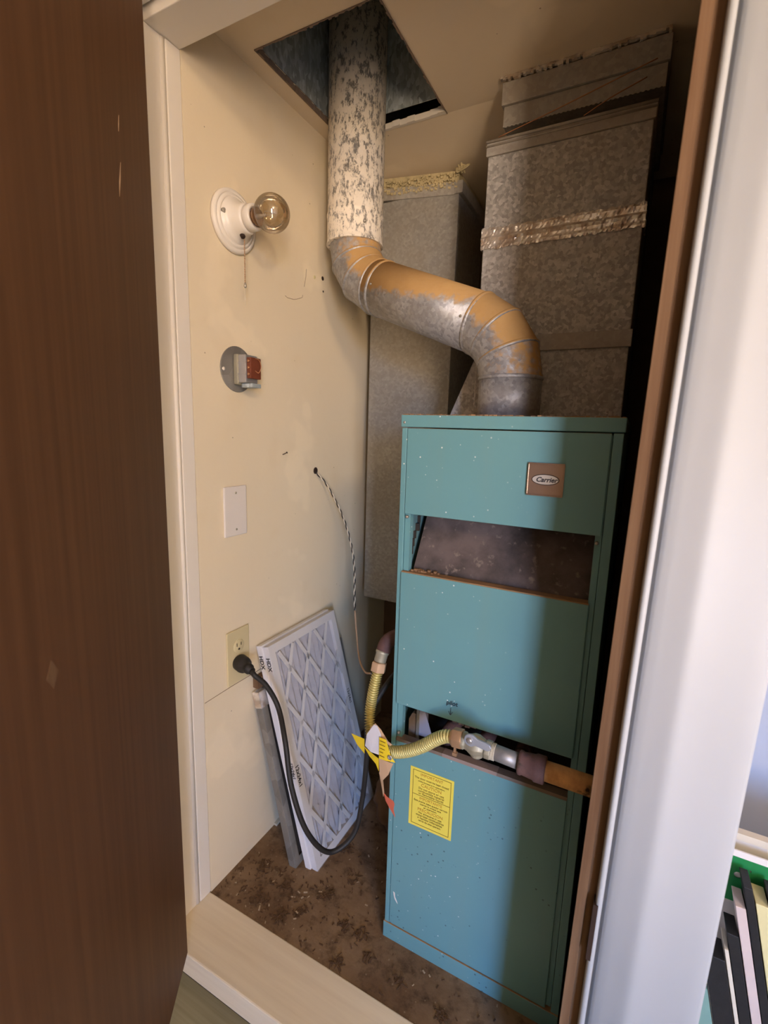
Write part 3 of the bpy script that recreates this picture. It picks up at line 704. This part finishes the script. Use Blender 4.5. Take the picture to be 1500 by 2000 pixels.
for z in (.016, .002, -.012):
    bm = BM(); lathe(bm, (.0445, TY - .0088, TZ + z), (0, -1, 0), [(0, .0032), (.0016, .0032), (.0026, .0016)], 12); obj('terminal_screw', bm, 'copper', tbk)
bm = BM(); box(bm, .018, .050, TY - .004, TY + .024, TZ - .040, TZ - .031); obj('lower_bracket', bm, 'chase', tf, .001)
bm = BM(); tube(bm, spline([(.052, TY + .004, TZ + .022), (.060, TY + .008, TZ + .018), (.064, TY + .009, TZ + .004), (.059, TY + .007, TZ - .008), (.052, TY + .003, TZ - .004)], 8), .0008, 6); obj('loose_wire', bm, 'copper', tf)
bm = BM(); lathe(bm, (.003, TY - .042, TZ - .003), (1, 0, 0), [(0, .004), (.0015, .004), (.002, .001)], 12); obj('screw', bm, 'porc', tf)

def plate(bm, y0, y1, z0, z1, d=.0055): box(bm, .0005, d, y0, y1, z0, z1)
pl = thing('blank_cover_plate', (0, .8135, .882), 'plain white blank wall plate below the transformer', 'wall plate')
bm = BM(); plate(bm, .778, .849, .8825, .9995); obj('plate', bm, 'whitep', pl, .0025)
for z in (.984, .898):
    bm = BM(); lathe(bm, (.0055, .8135, z), (1, 0, 0), [(0, .0026), (.0008, .0026), (.0012, .0008)], 12); obj('screw', bm, 'valve', pl)
ou = thing('wall_outlet', (0, .8115, .513), 'ivory duplex wall outlet with a black plug in its lower socket', 'outlet')
bm = BM(); plate(bm, .775, .848, .5135, .6505); obj('plate', bm, 'ivory', ou, .002)
for z in (.6075, .5665):
    bm = BM(); lathe(bm, (.0055, .8115, z), (1, 0, 0), [(0, .0170), (.0012, .0170), (.0018, .0160), (.0018, .0)], 32); rc = obj('receptacle', bm, 'ivory', ou)
    if z > .6:
        bm = BM(); box(bm, .0072, .0078, .8035, .8055, z + .0005, z + .009); box(bm, .0072, .0078, .8170, .8190, z + .0005, z + .008); lathe(bm, (.0072, .8112, z - .0075), (1, 0, 0), [(0, .0028), (.0006, .0028)], 12); obj('slots', bm, 'brownhole', rc)

pc = thing('power_cord', (.02, .805, .58), 'thick black power cord plugged into the ivory outlet and looping to floor', 'power cord')
pd = Vector((1, -.28, -.05)).normalized(); pp = Vector((.0078, .8105, .5665))
bm = BM(); lathe(bm, pp, pd, [(0, .0185), (.002, .0200), (.020, .0200), (.026, .0185), (.030, .0140), (.040, .0115), (.041, .0125), (.046, .0125), (.047, .0105), (.058, .0085)], 32); obj('plug', bm, 'blackp', pc, 0, 'round black rubber plug')
cp = [pp + pd * .056, pp + pd * .070 + Vector((0, 0, -.006)), Vector((.093, .810, .528)), Vector((.118, .823, .472)), Vector((.166, .790, .418)), Vector((.2, .771, .324)), Vector((.235, .782, .217)), Vector((.262, .835, .130)), Vector((.3, .882, .157)), Vector((.315, .897, .252)), Vector((.33, .887, .389)), Vector((.345, .868, .50)), Vector((.375, .93, .58)), Vector((.4185, .98, .60))]
bm = BM(); tube(bm, spline(cp, 10), .0062, 12); obj('cable', bm, 'blackp', pc)

wr = thing('thermostat_wire', (0, 1.133, 1.012), 'thin twisted low voltage wire hanging from a hole in cream wall', 'wire')
wp = spline([(-.004, 1.133, 1.014), (.006, 1.136, 1.006), (.03, 1.153, .971), (.07, 1.17, .889), (.1, 1.173, .808), (.12, 1.163, .735), (.14, 1.136, .637), (.17, 1.104, .546), (.2, 1.069, .507), (.228, 1.05, .490), (.262, 1.02, .508)], 12)
cut = int(len(wp) * .62)
for s in (0, 1):
    P, T_, N_ = frames(resample(wp[:cut], .002)); Q = []
    for i, p in enumerate(P):
        th = i * .36 + math.pi * s; b_ = T_[i].cross(N_[i]); Q.append(p + (N_[i] * math.cos(th) + b_ * math.sin(th)) * .0017)
    bm = BM(); tube(bm, Q, .0017, 6); obj('strand', bm, 'cream' if s else 'blackp', wr)
bm = BM(); tube(bm, wp[cut - 1:], .0026, 8); obj('sheath', bm, 'tantag', wr)
bm = BM(); lathe(bm, (.0, 1.133, 1.016), (1, 0, 0), [(0, .0095), (.0012, .0100), (.0018, .0075)], 12); obj('ragged_hole', bm, 'brownhole', wr)
for (y, z, lab) in ((.988, 1.068, 'small bent nail sticking out of cream wall above the hanging wire'),):
    bm = BM(); tube(bm, [(-.002, y, z - .002), (.006, y + .001, z + .001), (.009, y + .006, z + .004)], .0011, 8); tube(bm, [(.0088, y + .0058, z + .0038), (.0094, y + .0070, z + .0044)], .0025, 8); tag(obj('wall_nail', bm, 'brownhole'), lab, 'nail')
for (y, z, r, mt, lab) in ((1.124, 1.538, .0045, 'palegold', 'yellowish plug in the cream wall beside the flue elbow'), (1.162, 1.545, .0055, 'brownhole', 'larger dark drilled hole in cream wall beside flue elbow'), (1.165, 1.512, .0028, 'brownhole', 'tiny dark drilled hole in cream wall under the larger hole')):
    bm = BM(); lathe(bm, (-.001, y, z), (1, 0, 0), [(0, r), (.0018, r), (.002, r * .5)], 9); tag(obj('wall_plug' if mt == 'palegold' else 'wall_hole', bm, mt), lab, 'plug' if mt == 'palegold' else 'hole')
bm = BM(); tube(bm, [(.0, .708, .507), (.0, .79, .5085), (.0, .905, .5075)], .0008, 6); struct('trim_6', bm, 'jambwood', 'hairline seam across the cream wall under the outlet', 'wall seam')
bm = BM(); box(bm, .0, .010, .94, 1.10, .0, .006, lambda p: Vector((p.x, p.y, p.z + (p.y - .94) * .12))); struct('trim_7', bm, 'tape', 'loose sliver of trim at foot of cream wall behind the filters', 'trim')

# ------------------------------------------------------------------ air filters leaning on the wall
def filter_pack(front_bottom_x, top_x, y0, y1, L, th, name, label, group, face=True, offs=0.0):
    zt = math.sqrt(L * L - (front_bottom_x - top_x) ** 2)
    o = Vector((front_bottom_x, y0, .001)); v = Vector((top_x - front_bottom_x, 0, zt)).normalized(); u = Vector((0, 1, 0)); n = u.cross(v).normalized()
    if n.x < 0: n = -n
    o = o - n * offs + (v * (offs * .30) if offs else Vector((0, 0, 0)))
    Wd = y1 - y0
    r = thing(name, (o.x, o.y, 0), label, 'air filter', group)
    def q(name_, mat, U, V, Nn, bev=0):
        bm = BM(); obox(bm, o, u, v, n, U, V, Nn); return obj(name_, bm, mat, r, bev)
    bw = .022
    q('frame_rail', 'card', (0, Wd), (0, bw), (-th, 0)); q('frame_rail', 'card', (0, Wd), (L - bw, L), (-th, 0))
    q('frame_rail', 'card', (0, bw), (bw, L - bw), (-th, 0)); q('frame_rail', 'card', (Wd - bw, Wd), (bw, L - bw), (-th, 0))
    # pleated media
    bm = BM(); npl = 11; a_, b_ = [], []
    for i in range(2 * npl + 1):
        uu = bw + (Wd - 2 * bw) * i / (2 * npl); nn = -.0022 if i % 2 else -.0145
        a_.append(bm.verts.new(o + u * uu + v * bw + n * nn)); b_.append(bm.verts.new(o + u * uu + v * (L - bw) + n * nn))
    for i in range(2 * npl): bm.faces.new((a_[i], a_[i + 1], b_[i + 1], b_[i]))
    obj('pleated_media', bm, 'pleat', r)
    if face:
        # die-cut diamond lattice, clipped to the opening
        bm = BM(); w2 = .0058; du_, dv_ = .080, .149; sl_ = dv_ / du_
        U0, U1, V0, V1 = bw, Wd - bw, bw, L - bw
        for sgn in (1, -1):
            for k in range(-8, 14):
                c = V0 - .02 + k * dv_; P = []
                # line v = c + sgn*sl*(u-U0)
                for i in range(61):
                    uu = U0 + (U1 - U0) * i / 60; vv = c + sgn * sl_ * (uu - U0)
                    if V0 <= vv <= V1: P.append((uu, vv))
                if len(P) < 3: continue
                (ua, va), (ub, vb) = P[0], P[-1]; d = Vector((ub - ua, vb - va)); Ld = d.length; d /= Ld; pn = Vector((-d.y, d.x))
                def w3(s, t2, nn): return o + u * (ua + d.x * s + pn.x * t2) + v * (va + d.y * s + pn.y * t2) + n * nn
                vs = [bm.verts.new(w3(s, t2, nn)) for nn in (-.0012, -.0002) for s, t2 in ((-.004, -w2), (Ld + .004, -w2), (Ld + .004, w2), (-.004, w2))]
                for f_ in ((0, 1, 2, 3), (4, 5, 6, 7), (0, 1, 5, 4), (1, 2, 6, 5), (2, 3, 7, 6), (3, 0, 4, 7)): bm.faces.new([vs[i] for i in f_])
        obj('diamond_lattice', bm, 'card', r)
        bm = BM(); obox(bm, o, u, v, n, (-.0012, Wd + .0012), (.0, L + .0012), (-th - .0002, .0026)); obj('shrink_wrap', bm, 'wrap', r)
    return r, o, u, v, n, Wd
grp = None
r1, o, u, v, n, Wd = filter_pack(.197, .0385, .879, 1.180, .604, .0165, 'air_filter', 'new white pleated air filter on top of the pair, leaning on cream wall', None, True)
text('brand_print', 'HDX', .0165, o + v * .575 - n * .0145 - u * .0002, -v, n, 'ink', r1, 'LEFT', 0, .0001, .0005)
text('size_print', '12x24x1', .013, o + v * .295 - n * .0130 - u * .0002, -v, n, 'ink', r1, 'LEFT', 0, .0001, .0004)
text('size_print', '12x24x1', .017, o + u * .003 + v * .285 + n * .0001, -v, u, 'ink', r1, 'LEFT', 0, .0001, .0004)
text('size_print', '12x24x1', .014, o + u * (Wd - .018) + v * .36 + n * .0001, -v, u, 'ink', r1, 'LEFT', 0, .0001, .0002)
r2, o2, u2, v2, n2, _ = filter_pack(.197, .0385, .874, 1.176, .604, .0165, 'air_filter', 'new white pleated air filter sandwiched between its twin and the grey metal filter', None, False, .0175)
text('brand_print', 'HDX', .0165, o2 + v2 * .578 - n2 * .0145 - u2 * .0002, -v2, n2, 'ink', r2, 'LEFT', 0, .0001, .0005)
# old metal framed filter behind them
mo = Vector((.1425, .858, .001)); mt_ = Vector((.0255, 0, 0)); Lm = .478
mv = Vector((-.118, 0, math.sqrt(Lm * Lm - .118 ** 2))).normalized(); mn = Vector((0, 1, 0)).cross(mv); mn = mn if mn.x > 0 else -mn; mu = Vector((0, 1, 0)); Wm = .39
mf = thing('metal_filter', (.13, .858, 0), 'older filter in a grey metal channel frame leaning behind the white filters', 'air filter')
def mq(name_, mat, U, V, Nn):
    bm = BM(); obox(bm, mo, mu, mv, mn, U, V, Nn); return obj(name_, bm, mat, mf, .001)
tm = .021
mq('frame_rail', 'oldmetal', (0, .003), (0, Lm), (-tm, 0)); mq('frame_rail', 'oldmetal', (Wm - .003, Wm), (0, Lm), (-tm, 0))
mq('frame_rail', 'oldmetal', (.003, Wm - .003), (0, .003), (-tm, 0)); mq('frame_rail', 'oldmetal', (.003, Wm - .003), (Lm - .003, Lm), (-tm, 0))
mq('frame_flange', 'oldmetal', (0, .020), (.0, Lm), (0, .001)); mq('frame_flange', 'oldmetal', (Wm - .020, Wm), (.0, Lm), (0, .001))
mq('frame_flange', 'oldmetal', (.020, Wm - .020), (0, .020), (0, .001)); mq('frame_flange', 'oldmetal', (.020, Wm - .020), (Lm - .02, Lm), (0, .001))
mq('media', 'dark', (.003, Wm - .003), (.003, Lm - .003), (-.014, -.006))
bm = BM(); obox(bm, mo, mu, mv, mn, (-.002, .028), (Lm - .042, Lm + .001), (-tm - .0005, .0016)); obj('tape_wrap', bm, 'foil', mf, .001)
# scrap wooden wedge tucked behind the filters
bm = BM(); box(bm, .0015, .020, .862, .900, .470, .500, lambda p: Vector((p.x, p.y, p.z))); tag(obj('wood_scrap', bm, 'jambwood', None, .002), 'small brown wood scrap tucked on top of the grey metal filter', 'wood scrap')

# ------------------------------------------------------------------ gas line
gl = thing('gas_line', (.80, .765, .583), 'rusty gas pipe with shutoff valve and yellow flexible connector before furnace', 'gas pipe')
gz = lambda x: .5845 + (.737 - x) * .045 if x < .737 else .5840
bm = BM(); tube(bm, [(.845, .765, .5835), (.722, .765, .584)], .0165, 24); obj('rusty_pipe', bm, 'rust', gl, 0, 'orange rusted iron pipe')
bm = BM(); lathe(bm, (.738, .765, .584), (-1, 0, 0), [(0, .0205), (.002, .0225), (.016, .0225), (.019, .0205), (.029, .0195), (.037, .0185), (.039, .0200), (.043, .0200), (.045, .0175)], 28); obj('reducing_coupling', bm, 'iron', gl, 0, 'dark purple iron coupling')
bm = BM(); tube(bm, [(.695, .765, .5845), (.645, .765, .5875)], .0135, 24); obj('nipple', bm, 'nipple', gl)
bm = BM()
for i in range(5): x = .653 - i * .0022; lathe(bm, (x, .765, .587), (-1, 0, 0), [(0, .0135), (.001, .0150), (.002, .0135)], 20)
obj('thread_tape', bm, 'tape', gl)
bm = BM(); lathe(bm, (.646, .765, .5875), (-1, 0, .05), [(0, .0150), (.001, .0165), (.010, .0165), (.012, .0140), (.018, .0165), (.026, .0195), (.034, .0190), (.042, .0150), (.047, .0140), (.048, .0160), (.054, .0160)], 8)
lathe(bm, (.620, .765, .589), (0, 0, -1), [(0, .012), (.019, .012), (.022, .009)], 12); va = obj('valve_body', bm, 'valve', gl, .001)
bm = BM(); prism(bm, [(.613 + .0115 * math.cos(a), .609 + .0115 * math.sin(a)) for a in [math.radians(75 + 20 * i) for i in range(11)]] + [(.613 + .002, .5975), (.622, .602), (.643, .599), (.648, .602), (.650, .607), (.647, .6115), (.640, .6135), (.625, .6150)], 0, .0045, lambda p: Vector((p.x, .7425 + p.z, p.y)))
obj('valve_handle', bm, 'handle', va, .001)
bm = BM(); lathe(bm, (.612, .7435, .609), (0, -1, 0), [(0, .0055), (.003, .0055), (.005, .003)], 14); tube(bm, [(.614, .7475, .606), (.618, .760, .594)], .006, 12); obj('handle_screw', bm, 'steel', va)
bm = BM(); lathe(bm, (.594, .765, .5915), (-1, 0, -.08), [(0, .0135), (.001, .0178), (.018, .0178), (.021, .0150), (.024, .0120)], 6); obj('flare_nut', bm, 'brass', gl, .0008)
bm = BM(); box(bm, .5785, .5825, .760, .764, .563, .576); box(bm, .577, .585, .758, .765, .557, .5632); obj('test_port', bm, 'brass', gl)
hp = resample(spline([(.578, .765, .590), (.560, .766, .585), (.538, .769, .568), (.512, .774, .542), (.478, .781, .515), (.44, .79, .494), (.398, .805, .484), (.370, .828, .492), (.356, .848, .523), (.3585, .86, .580), (.3625, .869, .616)], 16), .00090)
bm = BM(); rr = [.0096 + .0028 * math.cos(i * 2 * math.pi / 6) for i in range(len(hp))]; tube(bm, hp, rr, 16); obj('flexible_connector', bm, 'hose', gl, 0, 'yellow corrugated flexible gas connector')
bm = BM(); lathe(bm, (.3620, .868, .611), (.04, .25, .95), [(0, .0140), (.001, .0172), (.020, .0172), (.022, .0150)], 6); obj('flare_nut', bm, 'tantag', gl, .0008)
bm = BM(); lathe(bm, (.3630, .8735, .632), (.1, .35, .93), [(0, .0120), (.003, .0135), (.018, .0135), (.020, .0150), (.026, .0150)], 18); obj('adapter', bm, 'valve', gl)
bm = BM(); tube(bm, spline([(.366, .884, .654), (.370, .893, .672), (.385, .905, .684), (.405, .918, .686), (.4205, .928, .686)], 8), .0165, 20); obj('pipe_elbow', bm, 'iron', gl)

def sheet(name, pts, mat, parent, thick=.0006, quads=None):
    bm = BM(); v = [bm.verts.new(p) for p in pts]
    for q in (quads or [range(len(pts))]): bm.faces.new([v[i] for i in q])
    o_ = obj(name, bm, mat, parent); s_ = o_.modifiers.new('solid', 'SOLIDIFY'); s_.thickness = thick; return o_
tg = thing('warning_tag', (.42, .775, .48), 'crumpled yellow and white paper tag tied round the yellow gas connector', 'tag')
sheet('yellow_wing', [(.384, .775, .512), (.349, .782, .508), (.366, .780, .488), (.386, .774, .480)], 'yellowtag', tg)
sheet('white_face', [(.388, .772, .500), (.392, .771, .528), (.408, .770, .555), (.416, .769, .556), (.426, .768, .540), (.424, .765, .497), (.404, .768, .494)], 'whitetag', tg)
sheet('torn_edge', [(.391, .7735, .522), (.400, .772, .546), (.411, .770, .559), (.424, .770, .550), (.440, .772, .528), (.448, .775, .522), (.443, .7755, .517), (.428, .7705, .530), (.412, .7715, .5385)], 'tantag', tg, .0006, [(0, 1, 8), (1, 2, 8), (2, 3, 7, 8), (3, 4, 6, 7), (4, 5, 6)])
sheet('yellow_face', [(.424, .7640, .536), (.440, .7625, .537), (.447, .762, .517), (.452, .7625, .505), (.461, .764, .494), (.440, .762, .492), (.425, .763, .490)], 'yellowtag', tg)
sheet('yellow_fold', [(.386, .772, .497), (.404, .768, .493), (.424, .764, .489), (.425, .764, .462), (.417, .766, .474), (.400, .770, .482)], 'yellowtag', tg)
sheet('tan_fold', [(.425, .7635, .4905), (.440, .7625, .4915), (.457, .764, .491), (.447, .764, .462), (.434, .765, .443), (.427, .765, .455)], 'tantag', tg)
bm = BM(); lathe(bm, (.4500, .7615, .503), (0, -1, 0), [(0, .0050), (.0012, .0050), (.0014, .0025), (.0008, .0022)], 16); obj('eyelet', bm, 'steel', tg)
for i in range(5):
    z = .530 - i * .008; bm = BM(); box(bm, .4265, .4265 + random.uniform(.008, .013), .7618, .7622, z, z + .0012, lambda p: Vector((p.x, p.y - (p.x - .4265) * .06, p.z))); obj('print_line', bm, 'inkbrown', tg)
sheet('tan_strip', [(.425, .766, .458), (.434, .766, .448), (.436, .770, .414), (.434, .771, .402), (.429, .770, .430)], 'tantag', tg)
sheet('red_strip', [(.434, .771, .412), (.4435, .7695, .407), (.4575, .7690, .404), (.4605, .7690, .398), (.4585, .770, .385), (.4625, .770, .368), (.4495, .7715, .381), (.4395, .772, .394)], 'redtag', tg)

# ------------------------------------------------------------------ litter on the closet floor
bm = BM(); bm2 = BM()
def crumb(b, x, y, r):
    z = .0; a = random.uniform(0, 3.1); ca, sa = math.cos(a), math.sin(a); l = r * random.uniform(1, 2.2); h = r * random.uniform(.3, .9)
    box(b, -l, l, -r * .6, r * .6, 0, h, lambda p: Vector((x + p.x * ca - p.y * sa, y + p.x * sa + p.y * ca, z + p.z + .0002)))
def okspot(x, y):
    if x > FX0 - .012 and y > FY - .012: return False
    if y > .850 and x < .218 and y < 1.26: return False
    return True
for i in range(900):
    x, y = random.uniform(.01, .81), random.uniform(.712, 1.3)
    if random.random() < .5: x, y = random.gauss(.10, .10), random.gauss(.75, .10)
    if x < .006 or x > .80 or y < .712 or y > 1.5 or not okspot(x, y): continue
    crumb(bm if random.random() < .86 else bm2, x, y, random.uniform(.0008, .0028))
tag(obj('floor_crumbs', bm, 'debris'), 'dark crumbs and dirt scattered over the closet floor', 'debris', None, 'stuff')
tag(obj('pale_crumbs', bm2, 'debrisl'), 'pale chips and seeds scattered over the closet floor', 'debris', None, 'stuff')
spots = [(.287, .909, .026), (.193, .741, .016), (.248, .84, .022), (.375, .795, .020), (.361, .722, .015), (.224, .775, .014), (.492, .758, .012), (.118, .752, .018), (.59, .741, .012), (.06, .82, .020), (.231, .974, .014), (.150, .805, .013), (.415, .765, .014), (.33, .80, .013), (.10, .885, .014)]
for (x, y, r) in spots:
    bm = BM()
    for k in range(26):
        dx, dy = random.gauss(0, r * .5), random.gauss(0, r * .5)
        if not okspot(x + dx, y + dy) or y + dy < .71: continue
        a = random.uniform(0, 3.1); ca, sa = math.cos(a), math.sin(a); l = random.uniform(.003, .007); w = random.uniform(.0006, .0016); tl = random.uniform(0, .5)
        box(bm, -l, l, -w, w, 0, .0012, lambda p: Vector((x + dx + p.x * ca - p.y * sa, y + dy + p.x * sa + p.y * ca, .0003 + p.z + abs(p.x + l) * tl * .5)))
    tag(obj('leaf_clump', bm, 'debris'), 'small dark clump of dry leaf litter on the closet floor', 'leaf litter', 'leaf litter clumps on the closet floor')
# rag bundle on the floor between the filters and the furnace
bm = BM(); bmesh.ops.create_icosphere(bm, subdivisions=4, radius=1)
from mathutils import noise as mnoise
for vv in bm.verts:
    p = vv.co.copy(); k = 1 + .35 * mnoise.noise(p * 1.7) + .14 * mnoise.noise(p * 5)
    vv.co = Vector((.315 + p.x * .062 * k, 1.12 + p.y * .075 * k, max(.001, .085 + p.z * .100 * k)))
for f in bm.faces: f.smooth = True
M['rag'] = simple('dirty_brown_cloth', (.17, .105, .065), .95, 0, .45, 30, .5, 60)
tag(obj('rag_bundle', bm, 'rag'), 'crumpled dirty brown rag bundle between the filters and furnace', 'rag')

# ------------------------------------------------------------------ things leaning beyond the white partition
bm = BM(); box(bm, 1.005, 1.55, 1.02, 1.032, -.10, .3925); wb = tag(obj('backing_board', bm, 'whitep', None, .001), 'large white board with cream top edge standing behind the green card', 'board')
bm = BM(); box(bm, 1.005, 1.55, 1.018, 1.034, .3927, .4070); obj('edge_strip', bm, 'cream', wb)
gc = thing('green_card', (1.2, 1.0, .28), 'dark green hanging card with a punched hole and white top border', 'card')
bm = BM(); n_ = 20; hx, hz, hr = 1.066, .342, .0065
# card with real hole: outer quad ring round circle
ring = [(hx + hr * math.cos(2 * math.pi * i / n_), hz + hr * math.sin(2 * math.pi * i / n_)) for i in range(n_)]
sq = []
for i in range(n_):
    c, s = math.cos(2 * math.pi * i / n_), math.sin(2 * math.pi * i / n_); m_ = max(abs(c), abs(s)); sq.append((hx + .018 * c / m_, hz + .018 * s / m_))
for y in (.990, .992):
    a_ = [bm.verts.new((x, y, z)) for x, z in ring]; b_ = [bm.verts.new((x, y, z)) for x, z in sq]
    for i in range(n_): bm.faces.new((a_[i], a_[(i + 1) % n_], b_[(i + 1) % n_], b_[i]))
box(bm, 1.02, 1.0479, .990, .992, .285, .379); box(bm, 1.0841, 1.42, .990, .992, .285, .379); box(bm, 1.048, 1.084, .990, .992, .285, .3239); box(bm, 1.048, 1.084, .990, .992, .3601, .379)
obj('card_sheet', bm, 'green', gc); bx('top_border', 'whitep', gc, 1.02, 1.42, .9895, .9925, .3792, .392)
bm = BM(); lathe(bm, (hx, .9955, hz - .001), (0, -1, 0), [(0, .0055), (.002, .0055), (.003, .003)], 14); obj('grommet', bm, 'silver', gc)
bx('lower_border', 'salmon', gc, 1.10, 1.42, .9898, .9922, .268, .2848)
bs = [('pale_board', 'tealboard', 1.066, .026, .13, 'pale teal board leaning lowest beside the white partition', 0),
      ('picture_frame', 'frameblack', 1.0945, .033, .205, 'scuffed wide black frame leaning against pale teal board', 0),
      ('thin_panel', 'cream', 1.1290, .0065, .23, 'thin cream panel leaning between two black frames', 0),
      ('picture_frame', 'frameblack', 1.1370, .0175, .265, 'black frame leaning between thin cream panel and pinkish board', 0),
      ('wide_panel', 'pinkish', 1.1560, .0150, .325, 'pinkish board leaning under the green card', 0),
      ('picture_frame', 'frameblack', 1.1725, .0130, .368, 'tall black frame leaning between pinkish and yellowish boards', 0),
      ('wide_panel', 'palegold', 1.1870, .0190, .345, 'pale yellowish board leaning between two black frames', 0),
      ('picture_frame', 'frameblack', 1.2075, .0095, .362, 'slim black frame leaning between pale yellowish board and cream board', 0),
      ('wide_panel', 'cream', 1.2185, .0260, .290, 'cream board leaning last in the row beside slim black frame', 0)]
for i, (nm, mt, xb, w, ztop, lab, _) in enumerate(bs):
    k = .235
    rt = thing(nm, (xb, .94, -.10), lab, 'picture frame' if nm == 'picture_frame' else 'board')
    f_ = lambda p: Vector((p.x - (p.z + .10) * k * 1.0, p.y, p.z))
    bm = BM(); box(bm, xb, xb + w, .935, .980, -.099, ztop, f_); obj('edge_rail', bm, mt, rt, .001)
    bm = BM(); box(bm, xb + w * .2, xb + w * .8, .9802, .9888, -.099, ztop - .012, f_); obj('panel', bm, 'cream' if mt == 'frameblack' else mt, rt)
